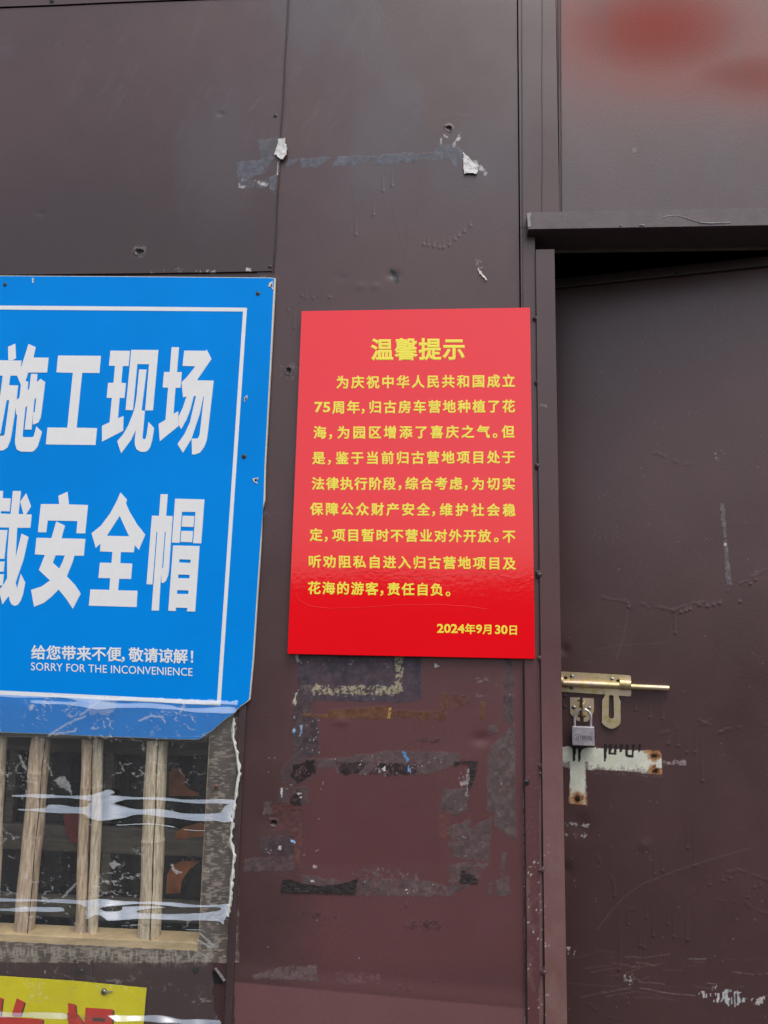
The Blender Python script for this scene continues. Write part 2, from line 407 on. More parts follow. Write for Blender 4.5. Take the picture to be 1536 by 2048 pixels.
# polygon, colour as it looks, coverage threshold, jag, white speckle
WALL_WEAR = [
    # upper torn tape line
    (Uw((78, 357), (215, 347), (222, 412), (140, 440), (90, 440)), (92, 95, 107), .95, 2, 0),
    (Uw((222, 340), (270, 335), (230, 400)), (92, 95, 107), .95, 2, 0),
    (Uw((400, 340), (550, 332), (480, 385), (400, 385)), (93, 96, 108), .97, 1.5, 0),
    (Uw((585, 330), (780, 326), (690, 372), (555, 378)), (93, 96, 108), .97, 1.5, 0),
    (Uw((790, 322), (965, 310), (890, 362), (750, 372)), (93, 96, 108), .97, 1.5, 0),
    (Uw((930, 330), (1050, 305), (1030, 345), (890, 362)), (90, 91, 101), .85, 2.5, 0),
    (Uw((1075, 265), (1150, 275), (1200, 300), (1195, 350), (1160, 388), (1140, 340), (1040, 350)), (92, 94, 104), .9, 2.5, 0),
    (Uw((345, 345), (395, 342), (350, 380), (330, 380)), (95, 97, 108), .9, 2, 0),
    (Uw((185, 250), (290, 235), (230, 390), (205, 340)), (92, 92, 100), .9, 1.5, 0),
    (Uw((245, 430), (285, 420), (270, 520), (245, 480)), (94, 95, 106), .9, 2, 0),
    (Uw((90, 440), (240, 450), (235, 485), (95, 485)), (90, 88, 96), .8, 2, 0),
    (Uw((85, 450), (100, 480), (130, 476), (128, 486), (92, 488)), (185, 180, 180), .6, 2, 0),
    (Uw((165, 445), (238, 462), (235, 478), (215, 475)), (185, 180, 180), .62, 2, 0),
    (Uw((98, 445), (135, 440), (132, 452), (102, 458)), (180, 176, 176), .5, 2, 0),
    (Uw((287, 355), (297, 365), (290, 425), (283, 425)), (190, 186, 186), .7, 2, 0),
    (Uw((1145, 280), (1190, 208), (1202, 215), (1160, 284)), (185, 182, 184), .72, 1.5, 0),
    (Uw((1090, 240), (1100, 238), (1100, 265), (1090, 265)), (180, 178, 180), .7, 1.5, 0),
    (Uw((1108, 218), (1130, 232), (1126, 238), (1106, 226)), (180, 178, 180), .7, 1.5, 0),
    (Uw((1262, 345), (1328, 412), (1315, 430), (1255, 360)), (185, 182, 184), .58, 1.5, 0),
    (Uw((1265, 840), (1300, 850), (1305, 885), (1270, 885)), (120, 112, 112), .45, 2, 0),
    # lower pasted-notice residue
    (Lw((275, 20), (858, 20), (858, 235), (800, 248), (275, 240)), (76, 70, 79), .93, 2, .10),
    (Lw((345, 165), (735, 170), (735, 210), (345, 212)), (158, 148, 122), .62, 3, 0),
    (Lw((735, 20), (772, 20), (768, 195), (735, 212)), (158, 148, 122), .68, 3, 0),
    (Lw((285, 165), (345, 165), (345, 200), (285, 205)), (120, 112, 104), .42, 3, 0),
    (Lw((250, 200), (335, 240), (335, 320), (370, 330), (372, 500), (250, 510)), (76, 68, 72), .82, 3, .22),
    (Lw((275, 310), (330, 298), (330, 312), (415, 300), (415, 320)), (118, 84, 48), .85, 2, 0),
    (Lw((422, 282), (560, 275), (680, 268), (700, 300), (690, 330), (420, 325)), (112, 76, 46), .92, 2, 0),
    (Lw((700, 275), (716, 275), (712, 325), (700, 325)), (190, 150, 50), .75, 2, 0),
    (Lw((720, 285), (840, 290), (945, 285), (950, 205), (985, 205), (970, 330), (725, 325)), (104, 70, 48), .72, 3, 0),
    (Lw((1000, 205), (1085, 220), (1080, 262), (1010, 295)), (104, 68, 54), .62, 4, 0),
    (Lw((1140, 245), (1162, 245), (1158, 330), (1130, 330)), (116, 80, 55), .75, 2, 0),
    (Lw((1250, 40), (1290, 45), (1292, 200), (1285, 350), (1240, 330)), (86, 76, 78), .8, 3, .05),
    (Lw((1195, 455), (1298, 345), (1300, 700), (1305, 900), (1205, 830), (1200, 770), (1168, 760), (1170, 500)), (98, 87, 86), .88, 2, .05),
    (Lw((370, 520), (560, 500), (680, 478), (1040, 485), (1040, 540), (880, 590), (640, 592), (460, 580), (450, 545), (400, 560), (370, 560)), (98, 86, 86), .85, 2.5, .12),
    (Lw((455, 525), (590, 530), (560, 585), (480, 592)), (54, 44, 46), .8, 3, .35),
    (Lw((640, 535), (860, 535), (830, 590), (600, 592)), (54, 44, 46), .8, 3, .35),
    (Lw((195, 560), (250, 510), (370, 515), (365, 600), (260, 635), (190, 630)), (82, 70, 72), .7, 3, .1),
    (Lw((255, 540), (365, 515), (355, 590), (270, 630), (245, 600)), (38, 29, 31), .78, 3, .15),
    (Lw((180, 650), (325, 650), (325, 725), (180, 725)), (82, 69, 71), .75, 3, .12),
    (Lw((240, 690), (290, 670), (290, 735), (235, 735)), (42, 34, 36), .8, 3, .2),
    (Lw((115, 720), (150, 720), (155, 775), (105, 785)), (104, 92, 92), .8, 2, 0),
    (Lw((150, 735), (290, 750), (285, 930), (290, 1060), (270, 1060), (240, 850), (150, 860)), (108, 68, 63), .6, 4, .02),
    (Lw((185, 725), (290, 740), (285, 765), (220, 755)), (92, 50, 44), .6, 3, .1),
    (Lw((95, 880), (255, 870), (255, 980), (90, 960)), (74, 63, 67), .82, 3, .18),
    (Lw((25, 985), (255, 975), (255, 1040), (20, 1045)), (92, 77, 79), .85, 2, .04),
    (Lw((290, 1065), (560, 1100), (560, 1080), (700, 1075), (850, 1090), (960, 1110), (1000, 1165), (560, 1162), (545, 1110), (430, 1118), (300, 1112)), (100, 86, 86), .8, 2.5, .1),
    (Lw((530, 1060), (600, 1030), (690, 1040), (830, 1035), (850, 1085), (700, 1075), (560, 1078)), (112, 96, 94), .42, 4, .25),
    (Lw((965, 660), (1080, 655), (1075, 750), (1010, 790), (945, 745)), (94, 83, 83), .88, 2, .06),
    (Lw((1045, 555), (1085, 560), (1080, 655), (1070, 700), (1030, 610)), (150, 140, 140), .42, 3, .35),
    (Lw((960, 850), (1090, 800), (1080, 850), (1190, 790), (1190, 900), (1000, 900)), (96, 84, 84), .85, 2.5, .06),
    (Lw((980, 910), (1180, 895), (1180, 1000), (1000, 980)), (96, 84, 84), .85, 2.5, .06),
    (Lw((990, 1010), (1110, 1000), (1180, 1010), (1120, 1085), (990, 1165)), (96, 82, 82), .75, 3, .06),
    (Lw((945, 765), (992, 768), (985, 900), (945, 890)), (112, 70, 64), .55, 3, 0),
    (Lw((1240, 955), (1258, 960), (1250, 1060), (1225, 1075)), (104, 90, 88), .75, 2, .1),
    (Lw((1210, 1090), (1270, 1070), (1282, 1160), (1215, 1160)), (98, 85, 84), .85, 2, .06),
    (Lw((1175, 1100), (1195, 1100), (1190, 1160), (1170, 1150)), (98, 85, 84), .85, 2, 0),
    (Lw((1170, 365), (1215, 350), (1220, 390), (1175, 400)), (94, 82, 82), .8, 2, .05),
    (Lw((768, 480), (785, 485), (798, 525), (785, 528)), (95, 150, 205), .8, 1.5, 0),
    (Lw((795, 550), (808, 545), (802, 580), (792, 580)), (95, 150, 205), .6, 2, 0),
    (Lw((240, 890), (262, 905), (258, 912), (240, 900)), (150, 180, 215), .8, 1.5, 0),
    (Lw((250, 368), (262, 380), (256, 395), (250, 385)), (150, 185, 220), .8, 1.5, 0),
    (Lw((282, 350), (294, 350), (292, 410), (284, 410)), (150, 180, 210), .5, 1.5, 0),
    (Lw((262, 200), (272, 205), (258, 268), (248, 262)), (190, 180, 165), .7, 2, 0),
    (Lw((262, 25), (278, 25), (272, 60), (264, 55)), (170, 160, 150), .7, 2, 0),
    (Lw((190, 655), (202, 655), (200, 695), (194, 695)), (200, 196, 196), .75, 1.5, 0),
    (Lw((270, 675), (292, 670), (288, 700), (276, 700)), (205, 200, 200), .6, 2, 0),
    (Lw((175, 925), (200, 925), (196, 945), (178, 945)), (200, 196, 196), .5, 2, 0),
    (Lw((918, 65), (942, 72), (938, 82), (920, 80)), (200, 192, 188), .75, 2, 0),
    (Lw((672, 555), (690, 548), (684, 575), (670, 575)), (190, 185, 185), .75, 2, 0),
    (Lw((780, 1130), (788, 1132), (796, 1150), (790, 1152)), (200, 195, 195), .8, 1.5, 0),
    (Lw((335, 1090), (355, 1088), (352, 1098), (336, 1098)), (200, 195, 195), .6, 2, 0),
    (Lw((345, 1018), (366, 1020), (362, 1040), (344, 1032)), (160, 150, 148), .5, 2, 0),
    (Lw((1095, 130), (1190, 135), (1210, 165), (1110, 150)), (120, 108, 106), .30, 4, 0),
    (Lw((1115, 205), (1180, 205), (1180, 225), (1120, 222)), (120, 108, 106), .30, 4, 0),
    (Lw((1345, 1105), (1395, 1105), (1390, 1140), (1350, 1140)), (200, 190, 175), .5, 2, 0),
    (Lw((1362, 945), (1372, 945), (1370, 970), (1362, 968)), (195, 180, 172), .75, 1.5, 0),
    (Lw((825, 415), (970, 420), (975, 438), (830, 440)), (78, 52, 55), .5, 4, 0),
    # lowest residue streak
    (Z(((180, 540), (300, 505), (460, 500), (465, 565), (200, 555)), 420, 1700, 2.163), (106, 90, 90), .8, 3, .1),
    (Z(((545, 525), (740, 540), (735, 580), (550, 575)), 420, 1700, 2.163), (108, 76, 78), .7, 4, .05),
    (Z(((850, 300), (990, 305), (1000, 350), (860, 340)), 420, 1700, 2.163), (82, 55, 58), .55, 5, 0),
    (Z(((330, 262), (440, 265), (580, 290), (570, 300), (440, 290)), 420, 1700, 2.163), (84, 58, 60), .55, 4, .06),
    # scraped rims around holes on the upper sheet
    (Z(((660, 1225), (700, 1205), (722, 1230), (715, 1275), (680, 1285), (655, 1260)), 0, 0, 2.477), (104, 96, 98), .6, 3, .1),
    ([(562, 728), (590, 726), (598, 745), (585, 760), (560, 756)], (98, 90, 92), .55, 3, .1),
    ([(352, 538), (368, 536), (362, 545), (350, 544)], (120, 112, 110), .5, 2, 0),
    ([(492, 536), (503, 538), (502, 543), (493, 543)], (205, 200, 196), .8, 1.5, 0),
    ([(300, 541), (345, 541), (345, 546), (300, 546)], (150, 140, 132), .25, 2, 0),
    ([(390, 541), (450, 541), (450, 546), (390, 546)], (170, 160, 150), .3, 2, 0),
    ([(523, 1026), (585, 1022), (580, 1034), (540, 1036), (528, 1046), (522, 1046)], (92, 84, 86), .45, 3, 0),
    # jamb: small rubbed spots
    ([(1079, 806), (1096, 810), (1094, 815), (1078, 812)], (125, 118, 118), .45, 2, 0),
]
DOOR_WEAR = [
    (Dw((-60, 1020), (245, 1026), (270, 1042), (400, 1040), (545, 1036), (545, 1050), (620, 1050), (700, 1050), (780, 1054), (860, 1056), (960, 1062), (1050, 1072), (1110, 1070), (1310, 1078), (1325, 1360), (1180, 1342), (760, 1305), (440, 1290), (420, 1300), (440, 1720), (220, 1690), (245, 1285), (125, 1240), (-60, 1235)), (222, 222, 204), 1.2, .9, 0),
    (Dw((1330, 1185), (1430, 1200), (1520, 1190), (1620, 1205), (1625, 1240), (1450, 1238), (1335, 1225)), (150, 132, 132), .72, 3, 0),
    (Dw((440, 1295), (760, 1310), (1180, 1346), (1330, 1370), (1330, 1420), (1000, 1370), (500, 1330)), (96, 82, 82), .42, 4, 0),
    ([(1441, 1008), (1447, 1006), (1452, 1060), (1455, 1100), (1463, 1170), (1453, 1170)], (112, 102, 104), .85, 1.5, .03),
    ([(1429, 906), (1434, 906), (1436, 913), (1440, 904), (1441, 912), (1435, 922), (1432, 920)], (150, 140, 142), .6, 1, 0),
    ([(1447, 1086), (1453, 1086), (1453, 1092), (1447, 1092)], (200, 196, 196), .8, 1, 0),
    ([(1394, 1984), (1432, 1972), (1428, 1992), (1398, 2000)], (196, 190, 188), .38, 3, -1),
    ([(1440, 1984), (1462, 1980), (1488, 1986), (1492, 2006), (1460, 2014), (1445, 2002)], (182, 184, 182), .62, 3, -1),
    ([(1424, 1985), (1445, 1984), (1446, 2004), (1425, 2006)], (200, 190, 188), .42, 3, -1),
    ([(1500, 2000), (1540, 1990), (1545, 2010), (1510, 2012)], (190, 180, 178), .38, 3, -1),
    ([(1130, 1895), (1160, 1893), (1158, 1910), (1132, 1908)], (180, 170, 168), .3, 2, -1),
    ([(1245, 1945), (1268, 1950), (1266, 1968), (1248, 1962)], (170, 160, 158), .35, 3, 0),
    ([(1125, 1645), (1185, 1648), (1182, 1656), (1130, 1653)], (170, 164, 164), .4, 2, 0),
    ([(1128, 1665), (1182, 1668), (1180, 1674), (1130, 1672)], (160, 152, 152), .35, 2, 0),
]
def _line(P, w, c): return (P, w, c)
DARKL, LIGHTL = (58, 52, 56), (132, 112, 112)
WALL_LINES = [
    ([(597, 395), (622, 430), (643, 491)], 1.2, DARKL), ([(685, 435), (702, 470), (727, 530)], 1.1, DARKL),
    ([(706, 375), (730, 420), (750, 448)], 1.0, DARKL), ([(703, 370), (707, 425), (708, 470)], .9, DARKL),
    ([(766, 338), (772, 350)], .9, DARKL), ([(781, 406), (795, 460), (810, 522)], 1.1, DARKL),
    ([(831, 398), (835, 430), (833, 445)], .9, DARKL), ([(790, 375), (812, 430), (815, 480), (808, 510)], .8, DARKL),
    ([(926, 365), (962, 402)], .9, DARKL), ([(909, 335), (915, 400), (922, 445)], .7, (74, 68, 74)),
    ([(606, 402), (625, 430)], .8, DARKL),
    # rubbed smears on the upper sheets
    ([(107, 99), (125, 77)], 2.2, (104, 97, 101)),
    ([(238, 87), (247, 75)], 3.0, (104, 97, 101)),
    ([(192, 196), (204, 182)], 2.5, (104, 97, 101)),
    ([(234, 210), (247, 190)], 3.0, (104, 97, 101)),
    ([(379, 220), (391, 206)], 2.4, (104, 97, 101)),
    ([(396, 190), (409, 164)], 2.2, (104, 97, 101)),
    ([(440, 224), (452, 208)], 3.0, (104, 97, 101)),
    ([(454, 198), (463, 178)], 3.0, (104, 97, 101)),
    ([(501, 220), (522, 193)], 3.0, (104, 97, 101)),
    ([(291, 190), (300, 178)], 2.5, (104, 97, 101)),
    ([(149, 196), (166, 180)], 3.0, (104, 97, 101)),
    ([(347, 194), (357, 176)], 2.2, (104, 97, 101)),
    ([(355, 277), (368, 246)], 2.4, (104, 97, 101)),
    ([(172, 96), (182, 93)], 3.0, (104, 97, 101)),
    ([(606, 255), (628, 228), (638, 204)], 2.6, (106, 100, 105)),
    ([(497, 224), (518, 200)], 3.0, (106, 100, 105)),
    ([(660, 257), (675, 241)], 3.0, (106, 100, 105)),
    ([(828, 224), (848, 212)], 3.0, (106, 100, 105)),
    ([(882, 232), (908, 226), (941, 232)], 2.5, (106, 100, 105)),
    ([(795, 273), (819, 253)], 2.5, (106, 100, 105)),
]
DOOR_LINES = [
    ([(1195, 1860), (1222, 1822), (1250, 1792), (1285, 1768), (1318, 1755), (1360, 1738), (1430, 1716), (1500, 1696)], .9, (112, 94, 94)),
    ([(1130, 1918), (1170, 1912), (1200, 1900), (1230, 1906)], .9, (96, 84, 84)),
    ([(1250, 1948), (1290, 1932), (1330, 1926)], 1.0, (120, 86, 76)),
    ([(1130, 1966), (1220, 1972), (1300, 1988), (1360, 2004)], .9, (100, 86, 86)),
    ([(1280, 1976), (1330, 1985), (1390, 1992)], .9, (150, 132, 128)),
    ([(1276, 977), (1318, 1028)], .9, (92, 82, 84)), ([(1330, 1035), (1415, 1126)], .7, (92, 82, 84)),
    ([(1257, 1215), (1248, 1270), (1232, 1318)], .8, (104, 96, 98)), ([(1188, 1300), (1240, 1290), (1330, 1286)], .7, (100, 90, 92)),
    ([(1376, 1918), (1412, 1918)], .9, (150, 140, 140)),
]
_r = random.Random(5)
for _ in range(34):
    x, y, a = _r.uniform(1140, 1536), _r.uniform(1906, 1996), _r.uniform(-.25, .2)
    l = _r.uniform(12, 60)
    DOOR_LINES.append(([(x, y), (x + l * .5, y + l * .5 * a + _r.uniform(-2, 2)), (x + l, y + l * a)], _r.uniform(.5, .9), _r.choice(((112, 84, 80), (124, 96, 92), (104, 74, 70), (140, 118, 114)))))
# paint runs: x, y0, y1, radius
WALL_RUNS = [(604, 585, 593, 1.3), (611, 565, 596, 1.2), (626, 588, 597, 1.2), (659, 590, 595, 1.8), (576, 600, 622, 1.2), (588, 612, 656, 1.1),
             (747, 405, 430, 1.4), (766, 350, 382, 1.3), (784, 345, 372, 1.3), (712, 440, 470, 1.6), (856, 470, 491, 1.3), (867, 478, 493, 1.4), (878, 480, 495, 1.4),
             (886, 478, 495, 1.5), (898, 474, 490, 1.4), (910, 470, 479, 1.4), (918, 462, 472, 1.4), (929, 455, 463, 1.4), (847, 480, 489, 1.5), (942, 445, 452, 1.4),
             (812, 1838, 1852, 1.6), (828, 1838, 1850, 1.6), (870, 1838, 1856, 1.4), (800, 1950, 1972, 1.5), (818, 1945, 1978, 1.5), (870, 1950, 1962, 1.4), (812, 1795, 1810, 1.4)]
DOOR_RUNS = [(1239, 1820, 1940, 2.2), (1280, 1830, 1892, 1.8), (1287, 1842, 1895, 1.7), (1307, 1812, 1872, 1.7), (1337, 1820, 1848, 1.6), (1348, 1825, 1874, 1.7), (1374, 1800, 1880, 1.9),
             (1389, 1650, 1732, 1.8), (1374, 1650, 1696, 1.6), (1326, 1690, 1742, 1.6), (1310, 1700, 1748, 1.5), (1258, 1825, 1850, 1.5), (1336, 1460, 1488, 1.5), (1356, 1462, 1492, 1.5),
             (1374, 1468, 1505, 1.6), (1391, 1462, 1505, 1.5), (1404, 1466, 1562, 1.7), (1419, 1752, 1770, 1.5), (1446, 1745, 1762, 1.5), (1460, 1742, 1757, 1.5), (1495, 1750, 1795, 1.6),
             (1508, 1760, 1775, 1.4), (1520, 1752, 1772, 1.4), (1362, 1214, 1225, 1.6), (1372, 1212, 1222, 1.6), (1380, 1210, 1219, 1.5), (1400, 1205, 1211, 1.7), (1415, 1204, 1213, 1.7),
             (1428, 1202, 1210, 1.6), (1440, 1200, 1207, 1.6), (1480, 1196, 1204, 1.5), (1349, 1215, 1266, 1.3), (1258, 1205, 1214, 1.6), (1272, 1380, 1420, 1.4), (1300, 1395, 1435, 1.4), (1326, 1400, 1437, 1.3),
             (1293, 1800, 1836, 1.4), (1228, 1740, 1792, 1.5), (1510, 1145, 1160, 1.4), (1500, 1150, 1168, 1.5)]

def lay(col, m, c, a=1.0):
    w = (m * a)[..., None]
    return col * (1 - w) + np.asarray(c) * w

def wear_and_sheen(px, py, which):
    """base colour (rgb), roughness and outward relief of the painted metal"""
    n1 = fbm(px / 190.0, py / 230.0, 4)
    n2 = fbm(px / 46.0 + 9, py / 46.0, 4)
    n3 = vnoise(px / 3.1, py / 3.1)
    n4 = vnoise(px / 6.3 + 40, py / 5.1)
    col = np.ones(px.shape + (3,)) * BASE
    col = col * (0.86 + 0.28 * n1)[..., None] * (0.94 + 0.12 * n2)[..., None]
    rough = 0.33 + 0.1 * (n2 - .5) + 0.08 * (n1 - .5)
    h = np.zeros(px.shape)
    jx, jy = (fbm(px / 9.0, py / 9.0, 3) - .5), (fbm(px / 9.0 + 50, py / 9.0 + 20, 3) - .5)
    if which in ('wall', 'post'):
        # lower repaint, redder and duller
        edge = 1150 + 60 * (fbm(px / 120.0, py / 300.0, 3) - .5) + (px - 800) * -0.05
        k = sst(edge - 260, edge + 330, py) * sst(530, 670, px + 30 * (n2 - .5))
        col = lay(col, k, LOWRED * 1.0 * (0.9 + .2 * n1)[..., None])
        rough = rough + 0.07 * k
        if which == 'wall':
            k = inpoly(px + 5 * jx, py + 5 * jy, [(618, 1552), (872, 1548), (880, 1725), (612, 1730)])
            col = lay(col, k * 1.0, LOWRED * np.array([.93, .84, .86]), .55)
            # lighter strip below a straight oblique edge near the bottom, darker just above
            yb = 1962 + (px - 470) * 0.092
            k = sst(yb - 2, yb + 3, py) * (px > 455)
            col = lay(col, k, np.array([0.148, 0.068, 0.068]) * (0.85 + .3 * n1)[..., None], .9)
            h = h + 0.0025 * sst(yb - 40, yb + 2, py) * (px > 455)
            k = sst(1900, 1955, py) * (1 - sst(yb - 2, yb + 3, py)) * sst(500, 620, px)
            col = lay(col, k, np.array([0.085, 0.037, 0.037]), .5)
    if which == 'post':
        col = lay(col, sst(1250, 1650, py) * (px > 1079), np.array([.185, .098, .090]) * (.85 + .3 * n2)[..., None], .8)
        k = sst(.56, .72, fbm(px / 22.0, py / 60.0, 4)) * sst(1300, 1700, py)
        col = lay(col, k, np.array([0.19, 0.115, 0.10]), .45)
        k = sst(.5, .7, fbm(px / 16.0 + 7, py / 26.0, 4)) * sst(1880, 1960, py) * (px > 1086)
        col = lay(col, k, np.array([0.16, 0.065, 0.03]), .5)
        k = (n3 > .86) * (n4 > .5) * sst(.5, .62, n2 + .1) * sst(1620, 1760, py) * (px < 1098)
        col = lay(col, k, alb(195, 185, 178))
        d = np.abs(px - (1116 if False else 1100)) 
        k = (vnoise(px / 2.2, py / 3.0) > .83) * sst(1350, 1600, py)
        col = lay(col, k, alb(120, 90, 88), .4)
    # faint old runs in the paint of the upper sheets
    s = fbm((px + 0.42 * py) / 13.0, (py - .2 * px) / 120.0, 3)
    k = sst(.58, .80, s) * sst(.45, .7, n2) * (py < 420) * (px < 760)
    col = lay(col, k, np.array([.085, .066, .068]), .3)
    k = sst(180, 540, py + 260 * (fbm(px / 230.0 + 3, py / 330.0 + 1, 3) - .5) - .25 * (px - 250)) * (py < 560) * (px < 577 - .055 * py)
    col = lay(col, k, np.array([.034, .0175, .0165]), .8)  # weaker sky reflection at the lower left, painted as darker brown
    # soft red reflection painted into the panel above the door
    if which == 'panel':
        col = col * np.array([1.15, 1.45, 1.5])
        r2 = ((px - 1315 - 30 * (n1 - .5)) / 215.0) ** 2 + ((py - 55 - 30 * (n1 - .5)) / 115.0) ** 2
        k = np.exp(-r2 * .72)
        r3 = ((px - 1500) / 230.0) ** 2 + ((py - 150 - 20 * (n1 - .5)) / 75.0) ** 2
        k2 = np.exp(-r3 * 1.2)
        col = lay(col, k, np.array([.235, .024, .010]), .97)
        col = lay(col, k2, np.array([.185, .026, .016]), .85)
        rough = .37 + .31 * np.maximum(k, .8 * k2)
        d, t = segdist(px, py, (1220, 222), (1318, 206))
        col = lay(col, d < 2, np.array([.09, .055, .055]), .25)
        d = np.hypot(px - 1269, py - 300)
        col = lay(col, (d < 4.5) * 1.0, np.array([.14, .12, .13]), .7)
    # grey-blue sky reflection put into the colour as soft zones high up
    k = sst(.42, .72, fbm(px / 150.0 + 21, py / 420.0 + 3, 3)) * (1 - sst(260, 520, py)) * sst(180, 420, px + 200 * (n1 - .5))
    col = lay(col, k, np.array([.072, .066, .078]), .6)
    if which == 'door':
        col = col * (1.1 + .12 * sst(1180, 1320, px) * (1 - sst(1050, 1400, py)))[..., None]
    wearl, lines, runs = {'wall': (WALL_WEAR, WALL_LINES, WALL_RUNS), 'post': (WALL_WEAR[-1:], [], []),
                          'panel': ([], [], []), 'door': (DOOR_WEAR, DOOR_LINES, DOOR_RUNS)}[which]
    for pts, c, cov, jag, spk in wearl:
        P = np.array(pts)
        x0, y0, x1, y1 = P[:, 0].min() - 8, P[:, 1].min() - 8, P[:, 0].max() + 8, P[:, 1].max() + 8
        ix = (px > x0) & (px < x1) & (py > y0) & (py < y1)
        if not ix.any(): continue
        X, Y = px[ix], py[ix]
        m = inpoly(X + 3.2 * jag * jx[ix], Y + 3.2 * jag * jy[ix], P).astype(float)
        flake = .6 * fbm(X / 8.0 + 31, Y / 8.0 + 11, 3) + .4 * vnoise(X / 2.6, Y / 2.6)
        thr = np.interp(cov, [0, .25, .5, .75, 1.0, 1.3], [.85, .62, .53, .42, .2, -1])
        if spk < 0: flake = .65 * vnoise(X / 2.3 + 9, Y / 11.0) + .35 * fbm(X / 9.0, Y / 9.0, 2)
        m = m * sst(thr - .05, thr + .03, flake)
        cc = alb(*c) * (0.42 + 0.62 * fbm(X / 13.0 + 3, Y / 13.0, 4) + .5 * vnoise(X / 2.6 + 8, Y / 2.2) * vnoise(X / 7.0, Y / 7.0 + 8) * 2)[..., None]
        if max(c) > 215: cc = alb(*c) * (.82 + .3 * fbm(X / 11.0 + 3, Y / 11.0, 3))[..., None]
        if max(c) < 125 and Y.mean() > 1200:
            cc = cc * np.array([.86, .80, .80])
            m = m * (.62 + .38 * fbm(X / 22.0 + 70, Y / 17.0 + 7, 3) * 1.4).clip(0, 1)
        if max(c) < 112 and Y.mean() < 700: m = m * (.5 + .5 * fbm(X / 16.0 + 7, Y / 12.0, 3))
        if spk > 0:
            sm = (vnoise(X / 1.9 + 77, Y / 1.9 + 13) > 1 - spk * .42) & (vnoise(X / 15.0, Y / 15.0) > .46)
            cc = np.where(sm[..., None], alb(178, 170, 170), cc)
        col[ix] = lay(col[ix], m, cc)
        rough[ix] = rough[ix] * (1 - m) + .68 * m
        h[ix] = h[ix] + .00025 * m
    for pts, w, c in lines:
        P = np.array(pts, float)
        ix = (px > P[:, 0].min() - 5) & (px < P[:, 0].max() + 5) & (py > P[:, 1].min() - 5) & (py < P[:, 1].max() + 5)
        if not ix.any(): continue
        X, Y = px[ix], py[ix]
        k = np.zeros(X.shape)
        for a, b in zip(P[:-1], P[1:]):
            d, _ = segdist(X, Y, a, b)
            k = np.maximum(k, 1 - sst(w * .6, w * 1.5, d) if w < 2 else np.exp(-(d / (w * 1.1)) ** 2))
        col[ix] = lay(col[ix], k, alb(*c), (.62 if w < 2 else .16) * (.5 + .5 * vnoise(X / 5, Y / 5)))
    for x, y0, y1, r in runs:
        ix = (np.abs(px - x) < 9) & (py > y0 - 10) & (py < y1 + 8)
        if not ix.any(): continue
        X, Y = px[ix] + .8 * np.sin(py[ix] / 17.0), py[ix]
        d, t = segdist(X, Y, (x, y0), (x, y1))
        a = np.exp(-(d / (r * 1.25)) ** 2) * (.25 + .75 * t)
        bead = np.exp(-((X - x) ** 2 + (Y - y1) ** 2) / (r * 1.7) ** 2)
        h[ix] = h[ix] + (.0007 if which == 'door' else .0006) * a + (.0009 if which == 'door' else .0006) * bead
    if which == 'door':
        # curtain edges of runny paint
        for pts in ([(1195, 1195), (1260, 1205), (1345, 1220), (1380, 1208), (1440, 1200), (1460, 1180), (1530, 1140)],
                    [(1310, 1472), (1345, 1460), (1400, 1455), (1420, 1440)], [(1240, 1820), (1300, 1815), (1370, 1800), (1398, 1770), (1430, 1745), (1480, 1742), (1536, 1760)],
                    [(1180, 1700), (1215, 1735), (1228, 1780)], [(1400, 1440), (1440, 1465), (1480, 1455)], [(1150, 1990), (1200, 2025), (1240, 2040)],
                    [(1440, 1800), (1490, 1806), (1536, 1830)], [(1310, 905), (1370, 930), (1420, 935)]):
            for a, b in zip(pts[:-1], pts[1:]):
                d, t = segdist(px + 10 * jx, py + 10 * jy, a, b)
                h = h + .00045 * np.exp(-(d / 2.6) ** 2) * sst(.42, .62, vnoise(px / 13.0, py / 13.0))
        # the lock that used to sit here: sprayed bare patch, darker towards its lower edge; rusty screw holes
        px_, py_ = px, py
        ix = (px > 1085) & (px < 1345) & (py > 1480) & (py < 1625)
        X, Y = px[ix], py[ix]
        zx, zy = (X - 1100) * 5.908, (Y - 1320) * 5.908
        base = col[ix]
        spray = sst(1160, 1330, zy - (zx - 300) * .03) * (zx > 420) * .6 + sst(1130, 1260, zy) * (zx < 235) * .8
        spray = spray + (zx > 215) * (zx < 450) * (zy > 1200) * (sst(70, 115, np.abs(zx - 325)) * .9)
        grain = vnoise(X / 1.7, Y / 1.7) * .6 + .4 * vnoise(X / 4.0, Y / 4.0)
        onp = base[:, 1] > .25
        k = onp * sst(.42, .58, spray * .75 + grain * .55 - .1)
        base = lay(base, k, np.array([.15, .105, .10]), .75)
        tri = inpoly(zx, zy, [(690, 1055), (900, 1080), (740, 1300), (650, 1200)])
        base = lay(base, tri * onp * 1.0, alb(212, 212, 190), .8)
        for hx, hy in ((1240, 1125), (1245, 1305), (330, 1635)):
            d = np.hypot(zx - hx, (zy - hy)) + 40 * (vnoise(X / 3.0, Y / 3.0) - .5)
            base = lay(base, (1 - sst(55, 105, d)) * onp, np.array([.36, .14, .03]), .9)
            base = lay(base, (1 - sst(30, 62, d)), np.array([.10, .035, .012]), .95)
            base = lay(base, (1 - sst(20, 36, d)), np.array([.008, .006, .005]))
        for a, b, w in (((1120, 1072), (1310, 1078), 26), ((1320, 1100), (1322, 1350), 10), ((235, 1530), (222, 1690), 20), ((222, 1695), (440, 1720), 20), ((1180, 1348), (1325, 1362), 12), ((420, 1560), (440, 1700), 12)):
            d, t = segdist(zx, zy, a, b)
            base = lay(base, (1 - sst(w * .5, w * 1.4, d + 26 * (vnoise(X / 2.4, Y / 2.4) - .5))) * onp, np.array([.36, .15, .045]), .8)
